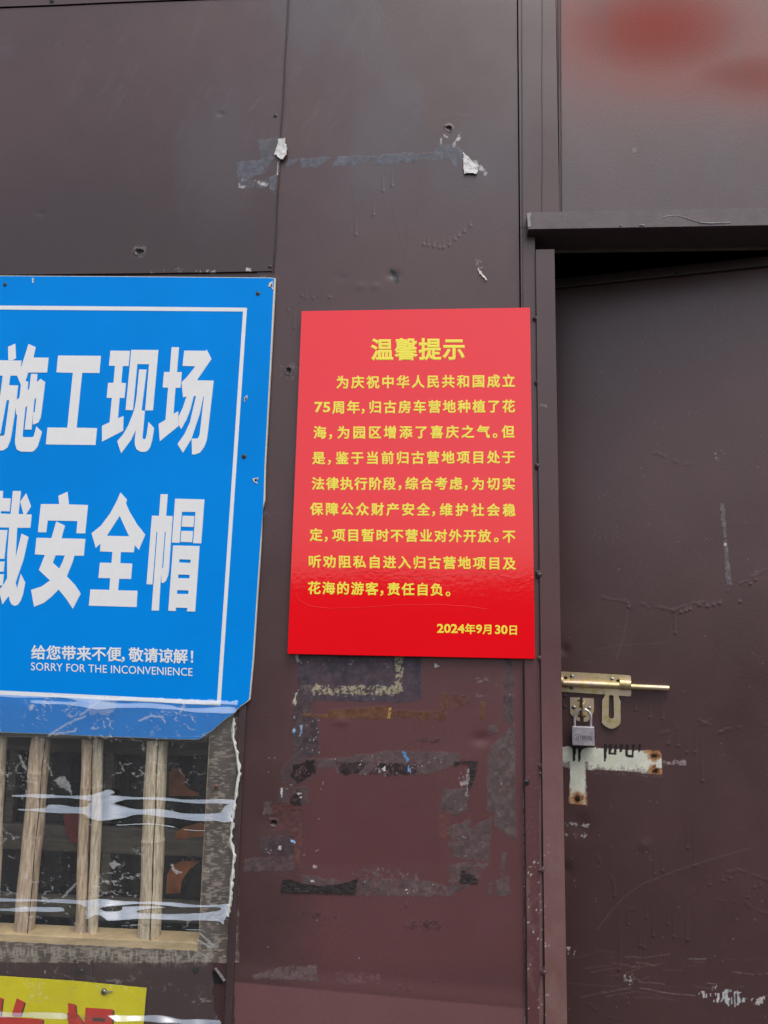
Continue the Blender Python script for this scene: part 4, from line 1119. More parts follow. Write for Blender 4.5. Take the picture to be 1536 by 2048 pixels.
# ------------------------------------------------------------------ lettering
_tc = bpy.data.curves.new("t", 'FONT')
_to = bpy.data.objects.new("t", _tc)
COL.objects.link(_to)
_glyphs = {}
def glyph(txt, off=0.0, spacing=1.0):
    k = (txt, off, spacing)
    if k not in _glyphs:
        _tc.body = txt; _tc.bevel_depth = off; _tc.bevel_resolution = 0; _tc.space_character = spacing; _tc.resolution_u = 3
        dg = bpy.context.evaluated_depsgraph_get(); dg.update()
        me = bpy.data.meshes.new_from_object(_to.evaluated_get(dg))
        V = np.array([v.co[:] for v in me.vertices]); F = [tuple(p.vertices) for p in me.polygons]
        bpy.data.meshes.remove(me)
        _glyphs[k] = (V, F)
    return _glyphs[k]
PUNCT = "，。！"
class Text:
    """flat print: glyphs laid on the board face"""
    def __init__(s, place): s.b = MB(); s.place = place; s.k = 0
    def put(s, V2, F):
        s.b.add(s.place(V2[:, 0], V2[:, 1], V2[:, 2]), F)
    def cjk(s, txt, x0, x1, ya, yb, size, off=.024, xref=None, hs=1.0):
        """ink from x0 to x1 (pixels), centre line ya..yb, em size in pixels"""
        n = len(txt)
        ink = .93 * size * hs
        pit = (x1 - x0 - ink) / max(n - 1, 1)
        for i, ch in enumerate(txt):
            cx = (x0 + x1) / 2 if n == 1 else x0 + ink / 2 + i * pit
            f = 0 if n == 1 else i / (n - 1)
            cy = ya + (yb - ya) * f
            V, F = glyph(ch, off)
            s.put(np.stack([cx + (V[:, 0] - .5) * size * hs, cy - (V[:, 1] - .38) * size, V[:, 2] * size], 1), F)
    def punct(s, ch, x0, x1, yc, size, off=.02):
        V, F = glyph(ch, off)
        mx = (V[:, 0].min() + V[:, 0].max()) / 2
        s.put(np.stack([(x0 + x1) / 2 + (V[:, 0] - mx) * size, yc - (V[:, 1] - .38) * size, V[:, 2] * size], 1), F)
    def latin(s, txt, x0, x1, ya, yb, h, off=.0, spacing=1.0):
        V, F = glyph(txt, off, spacing)
        a, c = V.min(0), V.max(0)
        u = (V[:, 0] - a[0]) / (c[0] - a[0])
        v = (V[:, 1] - a[1]) / (c[1] - a[1]) - .5
        s.put(np.stack([x0 + u * (x1 - x0), ya + (yb - ya) * u - v * h, V[:, 2] * h], 1), F)
    def build(s, name, m, parent, label=None):
        o = s.b.build(name, m, parent)
        if label: o["label"] = label
        return o

# ------------------------------------------------------------------ red notice board
YR = -.0125
redq = [(603, 622), (1060, 615), (1070, 1318), (575, 1308)]
rc = G(822, 1313, YR)
red = empty("notice_board", (rc[0], 0, rc[2]), "glossy red notice board with yellow Chinese lettering, fixed beside the door post", "notice board")
bm = bmesh.new()
fr = [bm.verts.new(G(x, y, YR)) for x, y in redq]; bk = [bm.verts.new(G(x, y, YR) + np.array([0, .0065, 0])) for x, y in redq]
for f in ([fr[0], fr[3], fr[2], fr[1]], bk): bm.faces.new(f)
for i in range(4): bm.faces.new([fr[i], fr[(i + 1) % 4], bk[(i + 1) % 4], bk[i]])
bmesh.ops.recalc_face_normals(bm, faces=bm.faces[:])
bmesh.ops.bevel(bm, geom=bm.edges[:], offset=.0007, segments=2, affect='EDGES')
bm.verts.index_update()
build("board", [v.co[:] for v in bm.verts], [[v.index for v in f.verts] for f in bm.faces], M_RED, red)
bm.free()
for px, py in ((640, 665), (1030, 660), (1030, 1275), (620, 1265)):
    b = MB()
    b.lathe(G(px, py, YR + .0064), (0, 1, 0), [(.006, 0), (.006, .0065), (.003, .0066)], 12)
    b.build("standoff", M_STEEL, red)
for pts in ([(592, 1184), (596, 1200), (620, 1212), (660, 1217), (720, 1215), (800, 1210), (880, 1209), (940, 1213), (972, 1218)], [(700, 1146), (740, 1142), (800, 1150), (860, 1154), (920, 1148), (970, 1146), (1030, 1156)]):
    b = MB(); b.tube([G(x, y, YR - .00005) for x, y in pts], .00042, 5); b.build("scratch", M_RED, red, smooth=True)
def pr(y): return lambda X, Y, D: G(X, Y, y) - np.stack([0 * D, D * .00022, 0 * D], -1)
YT = YR - .00025
S = 26.5
t = Text(pr(YT)); t.cjk("温馨提示", 743, 929, 699, 698, 45.5, .029); t.build("title_lettering", M_GOLDTXT, red)
lines = [
    [("c", "为庆祝中华人民共和国成立", 673, 1029.5, 764.5, 761.8)],
    [("l", "75", 629, 660.5, 814.5, 814.5), ("c", "周年", 665, 719, 814.7, 814.3), ("p", "，", 722, 730, 814), ("c", "归古房车营地种植了花", 738, 1029.5, 814, 812.3)],
    [("c", "海", 627, 652.5, 865, 865), ("p", "，", 657, 665, 865), ("c", "为园区增添了喜庆之气", 675, 979, 865, 863.4), ("p", "。", 986, 994, 863.3), ("c", "但", 1003, 1029.5, 863.2, 863.2)],
    [("c", "是", 625, 650, 916, 916), ("p", "，", 655, 662, 916), ("c", "鉴于当前归古营地项目处于", 672, 1029.5, 916, 914.2)],
    [("c", "法律执行阶段", 624, 791, 967.2, 967.4), ("p", "，", 795, 804, 967), ("c", "综合考虑", 811, 924, 967, 967), ("p", "，", 928, 936, 967), ("c", "为切实", 944, 1029.5, 967.5, 967.5)],
    [("c", "保障公众财产安全", 621, 859, 1017.8, 1019), ("p", "，", 863, 871, 1019), ("c", "维护社会稳", 880, 1030.5, 1019.3, 1020.3)],
    [("c", "定", 620, 644.5, 1069.6, 1069.6), ("p", "，", 648, 656, 1070), ("c", "项目暂时不营业对外开放", 665, 981, 1070.3, 1072), ("p", "。", 988, 997, 1072), ("c", "不", 1005, 1030.5, 1072.6, 1072.6)],
    [("c", "听劝阻私自进入归古营地项目及", 617, 1031, 1122.8, 1126.8)],
    [("c", "花海的游客", 616, 756, 1175.8, 1177.4), ("p", "，", 760, 767, 1177.6), ("c", "责任自负", 775, 886, 1178, 1179), ("p", "。", 891, 901, 1180)],
]
for ln in lines:
    t = Text(pr(YT))
    for k, *a in ln:
        if k == "c": t.cjk(a[0], *a[1:5], S, .026)
        elif k == "p": t.punct(a[0], a[1], a[2], a[3], S * 1.05, .018)
        else: t.latin(a[0], a[1], a[2], a[3], a[4], 21.0, .026, 1.05)
    t.build("text_line", M_GOLDTXT, red)
t = Text(pr(YT))
t.latin("2024", 874, 929, 1256.8, 1257.6, 18.2, .026); t.cjk("年", 930, 950.5, 1258, 1258, 21.5, .024)
t.latin("9", 952, 964, 1258.2, 1258.2, 18.2, .026); t.cjk("月", 966, 985, 1258.6, 1258.6, 21, .024)
t.latin("30", 990, 1015, 1259.2, 1259.5, 18.2, .026); t.cjk("日", 1017, 1035.5, 1260, 1260, 21, .024)
t.build("date_lettering", M_GOLDTXT, red)

# ------------------------------------------------------------------ blue construction sign
YB = -.0105
bc = G(100, 1470, YB)
blue = empty("construction_sign", (bc[0], 0, bc[2]), "large blue construction site board with tall white Chinese characters, left of the red notice", "sign")
bo = [(-560, 549), (0, 552), (300, 554), (535, 556), (548, 557), (546, 596), (541, 700), (536, 800), (529, 930), (527, 1000), (521, 1080), (512, 1210), (505, 1320), (498, 1398), (492, 1404), (480, 1412), (468, 1426), (448, 1440), (425, 1460), (398, 1478), (360, 1478), (200, 1472), (60, 1466), (0, 1464), (-560, 1432)]
poly("panel", bo, YB, .0005, M_BLUE, blue)
poly("foam_core", [(-560, 548.2), (0, 551), (300, 553), (540, 555), (551, 556.5), (549, 597), (543.5, 700), (538, 800), (531, 931), (529.5, 1001), (524, 1020), (522.5, 1080), (514, 1210), (507, 1320), (499.6, 1399), (493, 1405), (480, 1413.5), (468, 1427), (448, 1441), (425, 1461), (398, 1479), (360, 1479), (200, 1473), (60, 1467), (0, 1465), (-560, 1433)], YB + .0006, .0075, M_CREAM, blue)
YW = YB - .0004
# white border: drawn as one band with a hole (left part outside the frame)
poly("border_line", [[(-520, 612), (0, 611), (300, 613.5), (494, 615.5), (441, 1411), (0, 1389), (-520, 1360)], [(-513, 620), (0, 619), (300, 621.5), (486, 623), (434, 1402), (0, 1381), (-513, 1352)]], YW, .0003, M_WHITE, blue)
KS = 6.4
def big(name, polys, ox, oy):
    b = MB()
    for i, L in enumerate(polys):
        if np.isscalar(L[0][0]): L = [L]
        LL = [Z(l, ox, oy, KS) for l in L]
        y = YW - .00012 * i
        b.prism(LL, lambda a: G(a[:, 0], a[:, 1], y), lambda a: G(a[:, 0], a[:, 1], y) + np.array([0, .00035 + .00012 * i, 0]))
    return b.build(name, M_WHITE, blue)
sh = [[(103, 150), (197, 110), (205, 298), (160, 322), (107, 322)],
      [(-70, 322), (275, 327), (258, 520), (-70, 520)],
      [(-70, 518), (132, 519), (116, 642), (232, 645), (212, 830), (190, 1000), (150, 1260), (130, 1360), (95, 1440), (40, 1478), (-70, 1478), (-70, 1440), (-70, 1285), (40, 1290), (60, 1270), (118, 835), (85, 835), (5, 1265), (-70, 1400), (-70, 1000), (5, 760), (35, 519)],
      [(365, 115), (457, 155), (428, 288), (622, 290), (602, 480), (362, 480), (325, 590), (360, 595), (352, 708), (375, 690), (397, 497), (478, 497), (470, 605), (520, 562), (578, 602), (535, 960), (520, 1060), (490, 1120), (440, 1143), (418, 1145), (425, 990), (445, 990), (465, 800), (440, 830), (402, 1210), (315, 1210), (350, 905), (325, 930), (287, 1290), (300, 1308), (410, 1308), (432, 1295), (450, 1230), (465, 1170), (537, 1240), (510, 1340), (480, 1430), (440, 1480), (405, 1495), (260, 1492), (215, 1465), (195, 1400), (193, 1340), (222, 1020), (208, 1020), (198, 900), (210, 830), (248, 805), (268, 640), (220, 525), (262, 440)]]
gong = [[(743, 262), (1293, 267), (1272, 487), (1052, 484), (980, 1186), (1243, 1192), (1222, 1408), (586, 1400), (608, 1184), (862, 1186), (932, 484), (722, 478)]]
xian = [[(133, 200), (385, 203), (365, 397), (292, 397), (272, 612), (332, 615), (313, 806), (252, 806), (230, 1066), (302, 1036), (296, 1226), (26, 1365), (25, 1162), (122, 1118), (152, 806), (86, 803), (104, 612), (172, 612), (192, 395), (115, 393)],
        [(400, 190), (748, 192), (678, 965), (577, 965), (628, 373), (478, 373), (422, 962), (327, 960)],
        [(500, 440), (597, 443), (532, 965), (575, 968), (543, 1320), (560, 1335), (582, 1330), (598, 1270), (620, 1112), (692, 1190), (668, 1350), (640, 1440), (610, 1480), (575, 1497), (520, 1495), (470, 1465), (445, 1400), (445, 1340), (458, 1215), (400, 1340), (270, 1515), (220, 1360), (300, 1265), (360, 1160), (420, 1010), (445, 930), (470, 770)]]
chang = [[(917, 155), (1012, 157), (985, 474), (1048, 474), (1030, 676), (967, 676), (940, 1010), (1002, 975), (1005, 1165), (765, 1360), (750, 1138), (838, 1085), (872, 674), (802, 672), (820, 472), (892, 474)],
         [(1076, 200), (1350, 202), (1367, 188), (1427, 306), (1240, 580), (1456, 584), (1380, 1250), (1365, 1350), (1330, 1440), (1280, 1505), (1215, 1530), (1178, 1528), (1172, 1325), (1250, 1325), (1275, 1280), (1330, 782), (1322, 785), (1280, 1000), (1170, 1330), (1062, 1508), (992, 1395), (1080, 1270), (1150, 1120), (1228, 782), (1200, 782), (1160, 940), (1110, 1080), (1038, 1205), (1007, 1150), (1007, 1040), (1060, 930), (1108, 782), (1064, 800), (1042, 606), (1110, 540), (1222, 400), (1058, 396)]]
dai = [[(-70, 75), (40, 75), (33, 168), (138, 172), (122, 337), (10, 335), (8, 365), (135, 372), (165, 75), (268, 78), (237, 372), (300, 372), (258, 213), (335, 105), (398, 275), (335, 375), (406, 378), (388, 548), (220, 548), (200, 930), (275, 622), (366, 665), (300, 960), (200, 1250), (218, 1325), (265, 1135), (322, 1250), (295, 1400), (265, 1480), (230, 1530), (190, 1548), (150, 1530), (125, 1480), (112, 1420), (30, 1530), (0, 1400), (-70, 1470), (-70, 1330), (0, 1330), (50, 1265), (92, 1190), (92, 900), (118, 545), (-70, 542)],
       [(-70, 575), (95, 578), (55, 945), (-70, 942)], [(-70, 978), (58, 980), (46, 1110), (-70, 1108)], [(-70, 1140), (50, 1142), (35, 1285), (-70, 1285)]]
an = [[(747, 138), (864, 86), (882, 248), (1127, 256), (1090, 620), (978, 618), (992, 462), (610, 454), (592, 606), (485, 604), (523, 243), (757, 245)],
      [[(720, 467), (832, 520), (787, 682), (1093, 690), (1073, 905), (952, 905), (930, 985), (855, 1170), (960, 1280), (1033, 1390), (932, 1585), (850, 1460), (750, 1338), (660, 1430), (560, 1510), (436, 1558), (397, 1342), (530, 1300), (640, 1222), (498, 1088), (575, 895), (445, 888), (467, 675), (658, 680)],
       [(712, 900), (830, 903), (800, 985), (758, 1070), (676, 995)]]]
quan = [[[(390, 95), (474, 187), (460, 235), (500, 330), (600, 500), (707, 635), (625, 832), (572, 770), (562, 862), (395, 858), (387, 1000), (542, 1006), (525, 1203), (372, 1200), (360, 1348), (609, 1354), (595, 1562), (-15, 1544), (5, 1336), (248, 1342), (258, 1193), (108, 1190), (127, 993), (275, 998), (288, 856), (128, 850), (135, 748), (74, 806), (20, 617), (140, 520), (260, 360), (340, 210)],
         [(380, 395), (500, 657), (216, 650)]]]
mao = [[[(903, 117), (996, 119), (974, 395), (1058, 398), (1012, 1080), (1000, 1160), (970, 1230), (935, 1255), (915, 1252), (910, 1130), (882, 1608), (788, 1606), (862, 598), (850, 598), (800, 1273), (723, 1270), (793, 392), (884, 395)], [(958, 598), (970, 598), (935, 1062), (922, 1060)]],
       [(1090, 175), (1465, 185), (1423, 748), (1320, 745), (1350, 345), (1177, 343), (1146, 740), (1047, 737)],
       [(1184, 393), (1336, 397), (1325, 538), (1172, 533)], [(1168, 587), (1319, 590), (1308, 732), (1158, 728)],
       [[(1063, 773), (1403, 782), (1345, 1620), (1242, 1618), (1246, 1575), (1100, 1568), (1095, 1614), (1002, 1610)], [(1145, 950), (1290, 957), (1285, 998), (1140, 992)], [(1130, 1145), (1275, 1150), (1272, 1195), (1126, 1192)], [(1116, 1346), (1262, 1350), (1258, 1397), (1112, 1393)]]]
for polys, ox, oy in ((sh, 0, 670), (gong, 0, 670), (xian, 200, 670), (chang, 200, 670), (dai, 0, 970), (an, 0, 970), (quan, 180, 970), (mao, 180, 970)):
    big("large_character", polys, ox, oy)
t = Text(pr(YW)); t.cjk("给您带来不便", 63, 242, 1304.8, 1308.3, 30, .022); t.punct("，", 243, 249, 1309.5, 30, .015)
t.cjk("敬请谅解", 258, 375, 1309.5, 1312.6, 30, .022); t.punct("！", 380, 388, 1313.5, 30, .02)
t.build("text_line", M_WHITE, blue)
t = Text(pr(YW)); t.latin("SORRY FOR THE INCONVENIENCE", 62, 385, 1332.6, 1344.2, 16, .004, 1.02); t.build("text_line", M_WHITE, blue)
for px, py, r in ((10, 569, 3.2), (516, 587, 3.6), (488, 913, 3.8)):
    screw_mb(G(px, py, YW), NW, r * .001, dome=.3).build("screw", [M_SCREW, M_BLACK], blue, smooth=True)
for L in ([(538, 566), (545, 562), (546, 580), (541, 573), (537, 574)], [(505, 957), (518, 955), (512, 962), (516, 968), (508, 964)],
          [(488, 796), (494, 790), (495, 795), (489, 804)], [(64, 556), (67, 556), (66.5, 566), (64.5, 566)]):
    poly("torn_spot", L, YB - .001, .001, M_CREAM, blue)
for L in ([(509, 958.5), (514, 957), (512, 963), (509.5, 962)], [(489.5, 797), (493, 793), (493, 796), (490, 801)], [(541, 572), (544, 566), (544.5, 574)]):
    poly("puncture", L, YB - .0015, .0006, M_BLACK, blue)

# ------------------------------------------------------------------ barred window behind the film
wc = G(200, 1900, .02)
win = empty("barred_window", (wc[0], wc[1], wc[2]), "small wooden window barred with split bamboo poles under the blue sign", "window")
def pole(pts, w, y, m, name="bar", nodes=(), split=None, half=True):
    """bamboo: rounded pole with swollen joints; pts are (px, py) of the axis, w its width in pixels"""
    (xa, ya), (xb, yb) = pts
    b = MB(); P, Rr = [], []
    ys = sorted(set(list(np.linspace(ya, yb, 24)) + [n + d for n in nodes for d in (-5, -2, 0, 2, 5)]))
    for q in ys:
        f = (q - ya) / (yb - ya)
        r = w / 2 * .001 * (1 + .03 * math.sin(q / 21.0 + xa))
        for n in nodes:
            r *= 1 + .09 * math.exp(-((q - n) / 4.0) ** 2) - .07 * math.exp(-((q - n - 1) / 1.2) ** 2)
        P.append(G(xa + (xb - xa) * f + .8 * math.sin(q / 47 + xa), q, y)); Rr.append(r)
    b.tube(P, Rr, 18)
    if split:
        b.tube([G(xa + (xb - xa) * f + split * w / 2 + .7 * math.sin(f * 19), ya + (yb - ya) * f, y - w / 2000 * math.sqrt(1 - split ** 2) - .0003) for f in np.linspace(.02, .98, 30)], [.0009 * (.5 + random.random()) for _ in range(30)], 5, m=1)
    return b.build(name, [m, M_BLACK], win, smooth=True)
pole([(2, 1440), (-20, 1900)], 27, .030, M_BAMBOO, nodes=(1548,))
pole([(86, 1440), (46, 1889)], 39, .030, M_BAMBOOR, nodes=(1547,), split=.38)
pole([(176, 1440), (160, 1889)], 21, .030, M_BAMBOOR, nodes=(1577,))
pole([(199, 1440), (185, 1889)], 20, .032, M_BAMBOO, nodes=(1577,))
pole([(316, 1440), (298, 1892)], 43, .028, M_BAMBOO, nodes=(1682,), split=.08)
b = MB(); b.box(WIN_X0 + .001, WIN_X1 - .001, .0045, .060, WIN_Z0 - .004, gz(200, 1866, .03), bev=.002)
b.build("sill", M_WOOD, win)
b = MB(); b.box(gx(410, 1700, .02), WIN_X1 + .012, .0055, .065, gz(200, 1866, .03) + .001, WIN_Z1, bev=.002)
b.build("stile", M_WOOD, win)
b = MB(); b.box(WIN_X0 - .01, gx(409, 1700, .03), .0065, .065, gz(200, 1476, .03), WIN_Z1 - .001, bev=.002)
b.build("head_rail", M_RAIL, win)
# inner lattice of dark rails with grimy panes
def rail(x0, x1, y0, y1, dep=.10, th=.02, m=M_RAIL, name="lattice_rail"):
    b = MB(); xa, xb = gx(x0, (y0 + y1) / 2, dep), gx(x1, (y0 + y1) / 2, dep); za, zb = gz((x0 + x1) / 2, y1, dep), gz((x0 + x1) / 2, y0, dep)
    b.box(xa, xb, dep, dep + th, za, zb, bev=.004); return b.build(name, m, win)
rail(-360, 440, 1455, 1502); rail(-360, 440, 1648, 1700); rail(-360, 440, 1790, 1832)
rail(206, 224, 1503, 1647, .102); rail(200, 218, 1701, 1789, .102)
rail(12, 30, 1503, 1647, .102)
b = MB(); b.box(gx(-360, 1650, .125), gx(440, 1650, .125), .124, .128, gz(100, 1860, .125), gz(100, 1450, .125))
b.build("pane", M_GLASS, win)
poly("orange_panel", [[(338, 1545), (350, 1537), (362, 1538), (370, 1552), (369, 1570), (380, 1580), (396, 1585), (398, 1592), (338, 1592)]], .116, .006, M_ORANGE, win)
poly("orange_panel", [[(332, 1787), (334, 1750), (345, 1730), (362, 1722), (400, 1722), (378, 1740), (364, 1760), (360, 1787)]], .116, .006, M_ORANGE, win)
poly("orange_panel", [[(350, 1668), (366, 1655), (400, 1645), (412, 1650), (412, 1672), (350, 1680)]], .098, .002, M_ORANGE, win)
poly("red_cloth", [[(126, 1630), (148, 1626), (165, 1634), (164, 1690), (145, 1685), (132, 1665)]], .092, .006, M_REDCLOTH, win)

# ------------------------------------------------------------------ yellow notice, low on the wall
YY = -.0034
yc = G(140, 2048, YY)
yel = empty("yellow_notice", (yc[0], 0, yc[2] - .3), "yellow sheet with red shadowed characters behind the plastic, at the bottom left", "notice")
poly("sheet", [(-420, 1925), (0, 1952), (150, 1962), (293, 1976), (286, 2060), (270, 2300), (-450, 2290)], YY, .0008, M_YELLOW, yel)
q = 4.8
def yl(pts): return Z(pts, 0, 1900, q)
yred = [[(-60, 455), (24, 460), (5, 630), (-60, 630)], [(160, 462), (235, 500), (195, 632), (110, 628)], [(-60, 632), (412, 665), (405, 790), (-60, 760)],
        [(652, 508), (722, 522), (728, 600), (760, 640), (800, 690), (760, 800), (690, 790), (660, 720), (640, 630), (655, 590)], [[(822, 552), (1085, 570), (1072, 780), (805, 760)], [(890, 650), (1010, 658), (1005, 690), (886, 684)]]]
b = MB(); bs = MB()
for i, L in enumerate(yred):
    if np.isscalar(L[0][0]): L = [L]
    LL = [yl(l) for l in L]
    y = YY - .0005 - i * .00008
    b.prism(LL, lambda a: G(a[:, 0], a[:, 1], y), lambda a: G(a[:, 0], a[:, 1], y) + np.array([0, .0002, 0]))
    SS = [(p[0] + 3.2, p[1] + 2.2) for p in LL[0]]
    y2 = YY - .00006 - i * .00004
    bs.prism([SS], lambda a: G(a[:, 0], a[:, 1], y2), lambda a: G(a[:, 0], a[:, 1], y2) + np.array([0, .00003, 0]))
b.build("lettering", M_REDTXT, yel); bs.build("letter_shadow", M_DKTXT, yel)
b = screw_mb(G(208, 1983.5, YY - .0004), NW, .0046, dome=.5)
b.tube([G(211, 1984, YY - .003), G(220, 1983.5, YY - .0025), G(227, 1982.5, YY - .0015)], [.0016, .0014, .0005], 8)
b.build("screw", [M_STEEL, M_BLACK], yel, smooth=True)

# ------------------------------------------------------------------ clear plastic film taped over the window and the sign's lower edge
EDGE = [(481, 1383), (476, 1410), (468, 1440), (467, 1480), (475, 1515), (479, 1545), (474, 1585), (466, 1625), (462, 1680), (468, 1712), (464, 1760), (460, 1800), (455, 1832), (441, 1862), (437, 1880), (437, 1905), (426, 1932),
        (424, 1937), (427, 1960), (427, 1990), (431, 2020), (440, 2040), (452, 2056), (452, 2170)]
def film():
    xs = np.arange(-330, 492, 2.5); ys = np.arange(1378, 2172, 1.6)
    X, Y = np.meshgrid(xs, ys)
    zz = G(np.full_like(ys, 200.0), ys, -.014)[:, 2]
    dz = -np.gradient(zz)[:, None]            # metres going down per row
    wob = 7 * (vnoise(X / 95.0, Y * 0 + 2) - .5) + 3.5 * (vnoise(X / 31.0, Y * 0 + 7) - .5)
    pin = np.exp(-((X - 190) / 42.0) ** 2)    # the film is pinched against the middle pole
    pin2 = np.exp(-((X - 452) / 26.0) ** 2)
    slope = np.zeros_like(X)
    def band(c, tilt, half, sl, ws=1.0, grow=0.0, x0=-400, x1=500):
        nonlocal slope
        yc = c + tilt * (X - 200) + wob * ws
        hw = half * (1 + grow * pin + .5 * grow * pin2) * (.6 + .8 * vnoise(X / 40.0 + c, Y * 0 + c))
        on = sst(x0 - 15, x0 + 15, X) * (1 - sst(x1 - 15, x1 + 15, X))
        k = (1 - sst(hw * .75, hw * 1.15, np.abs(Y - yc))) * on
        slope = slope + sl * k
        # the sheet falls back gently below the fold
        slope = slope - sl * on * hw / 46.0 * ((Y > yc + hw * 1.2) & (Y < yc + hw * 1.2 + 92)) * .8
    band(1394, .030, 6, .30, .5, .6)
    band(1411, .034, 4, .26, .7, .8, 60, 470)
    band(1597, .022, 3.4, .32, .5, 1.0, 20)
    band(1624, .038, 8.0, .33, .8, .9, 30)
    band(1806, .022, 3.4, .38, .5, 1.0)
    band(1827, .016, 11.5, .39, .8, .5, 140)
    band(1822, .0, 4.5, .38, .8, 0, -330, 130)
    band(2037, .03, 6.5, .52, .6, .3)
    band(1650, .03, 1.6, .30, 1.2, 0, 220, 470)
    band(1852, .02, 1.8, .38, 1.0, 0, 230, 440)
    def blur(a, n):
        for _ in range(2):
            c = np.cumsum(np.pad(a, ((0, 0), (n + 1, n)), mode='edge'), 1)
            a = (c[:, 2 * n + 1:] - c[:, :-2 * n - 1]) / (2 * n + 1)
        return a
    # broad lobes where the film bunches against the poles and the taped edge
    jx0 = 9 * (fbm(X / 11.0, Y / 8.0, 3) - .5)
    for L, sl_ in (([(165, 1641), (165, 1620), (172, 1608), (188, 1602), (230, 1602), (262, 1606), (232, 1632), (215, 1640), (200, 1645), (195, 1634), (180, 1632), (170, 1645)], .25),
                   ([(175, 1590), (205, 1582), (222, 1576), (230, 1586), (205, 1598), (172, 1596)], .26), ([(432, 1640), (445, 1612), (472, 1602), (470, 1634), (440, 1656)], .25),
                   ([(140, 1866), (145, 1830), (165, 1815), (172, 1803), (202, 1794), (210, 1806), (196, 1816), (195, 1850), (178, 1862)], .34),
                   ([(432, 1818), (466, 1808), (458, 1846), (441, 1862), (430, 1834)], .34)):
        k = inpoly(X + jx0, Y + jx0 * .6, L) * 1.0
        slope = np.maximum(slope, blur(k, 1) * sl_)
    # lens-shaped flats inside the broad folds
    for cx_, cy_, rx_, ry_ in ((262, 1607, 34, 7), (375, 1612, 46, 5), (335, 1823, 66, 6), (222, 1818, 24, 6), (60, 1610, 40, 8), (432, 1613, 12, 5)):
        d = ((X - cx_) / rx_) ** 2 + ((Y - cy_) / ry_) ** 2 + 1.2 * (fbm(X / 14.0, Y / 7.0, 3) - .5)
        slope = slope * (1 - .9 * (1 - sst(.75, 1.1, d)))
    slope = blur(slope, 1)
    slope = slope + .05 * (fbm(X / 38.0, Y / 14.0, 3) - .5)
    out = np.cumsum(slope * dz, 0)
    out = blur(out, 3)
    # hug the sign at the top, sag back below it
    basey = -.0155 + .006 * sst(1470, 1540, Y) - .0015 * sst(1900, 1960, Y)
    yv = basey - np.clip(out, -.004, .035)
    P = G(X, Y, 0.0)
    d = rays(X, Y); t = (yv - CAM[1]) / d[..., 1]
    P = CAM + d * t[..., None]
    jx = 7 * (fbm(X / 8.0, Y / 8.0, 3) - .5); jy = 9 * (fbm(X / 10.0 + 9, Y / 10.0, 3) - .5)
    topy = 1387 + .05 * (X - 0) * .6
    poly_ = [(-400, 1370)] + [(480, 1370)] + EDGE + [(-400, 2180)]
    keep = inpoly(X + jx, Y, poly_) & (Y + jy > topy)
    nx, nz = len(xs), len(ys)
    I, J = np.meshgrid(np.arange(nz - 1), np.arange(nx - 1), indexing='ij')
    qd = np.stack([I * nx + J, (I + 1) * nx + J, (I + 1) * nx + J + 1, I * nx + J + 1], -1).reshape(-1, 4)
    kf = keep.ravel()[qd].all(1)
    qd = qd[kf]
    used = np.unique(qd); remap = -np.ones(nx * nz, int); remap[used] = np.arange(len(used))
    # dirt: wisps, glue smears, dust
    w = np.abs(fbm(X / 34.0 + 60, Y / 24.0, 4) - .5)
    dirt = (1 - sst(.004, .022, w)) * sst(.5, .68, fbm(X / 70.0, Y / 55.0 + 40, 3)) * .55
    dirt = np.maximum(dirt, sst(.86, .95, vnoise(X / 3.0 + 5, Y / 3.0)) * sst(.55, .75, vnoise(X / 26.0, Y / 26.0 + 33)) * .5)
    for L, a in (([(92, 1520), (100, 1545), (110, 1560), (130, 1550), (140, 1570), (144, 1588), (132, 1578), (118, 1572), (108, 1556)], .45),
                 ([(37, 1510), (42, 1512), (54, 1540), (52, 1545), (44, 1535)], .5), ([(58, 1411), (70, 1409), (66, 1420), (58, 1420)], .6),
                 ([(340, 1730), (344, 1728), (350, 1738), (362, 1742), (354, 1748), (346, 1742)], .5), ([(218, 1728), (232, 1722), (240, 1732), (226, 1742)], .5),
                 ([(178, 1397), (236, 1394), (232, 1412), (215, 1432), (195, 1424), (180, 1430)], .25)):
        dirt = np.maximum(dirt, inpoly(X + jx, Y + jy, L) * a * (.6 + .6 * vnoise(X / 5.0, Y / 5.0)))
    for pts in ([(98, 1470), (140, 1445), (170, 1432)], [(110, 1468), (150, 1462), (152, 1455)], [(278, 1440), (305, 1431), (322, 1434), (330, 1444)], [(360, 1425), (370, 1405)], [(160, 1430), (200, 1400)], [(125, 1795), (153, 1766)], [(395, 1880), (420, 1895), (440, 1892)], [(400, 1868), (425, 1890), (446, 1886)]):
        for a, b_ in zip(pts[:-1], pts[1:]):
            dd, _ = segdist(X + jx * .6, Y + jy * .6, a, b_)
            dirt = np.maximum(dirt, (1 - sst(1.0, 2.6, dd)) * .5)
    dirt = np.clip(dirt * (.75 - .4 * (Y > 1945)) + .004 + .009 * fbm(X / 60.0, Y / 60.0, 3) + .05 * (Y < 1475), 0, .9)
    root = empty("plastic_film", tuple(G(200, 2100, -.012)), "clear crinkled plastic film stretched over the barred window and blue sign's lower edge", "plastic sheet")
    org = np.array(root.location)
    me = bpy.data.meshes.new("film")
    me.from_pydata([tuple(v) for v in (P.reshape(-1, 3)[used] - org)], [], [tuple(remap[f]) for f in qd])
    me.polygons.foreach_set("use_smooth", np.ones(len(me.polygons), bool))
    A = me.attributes.new("dirt", 'FLOAT', 'POINT'); A.data.foreach_set("value", dirt.ravel()[used].astype(np.float32))
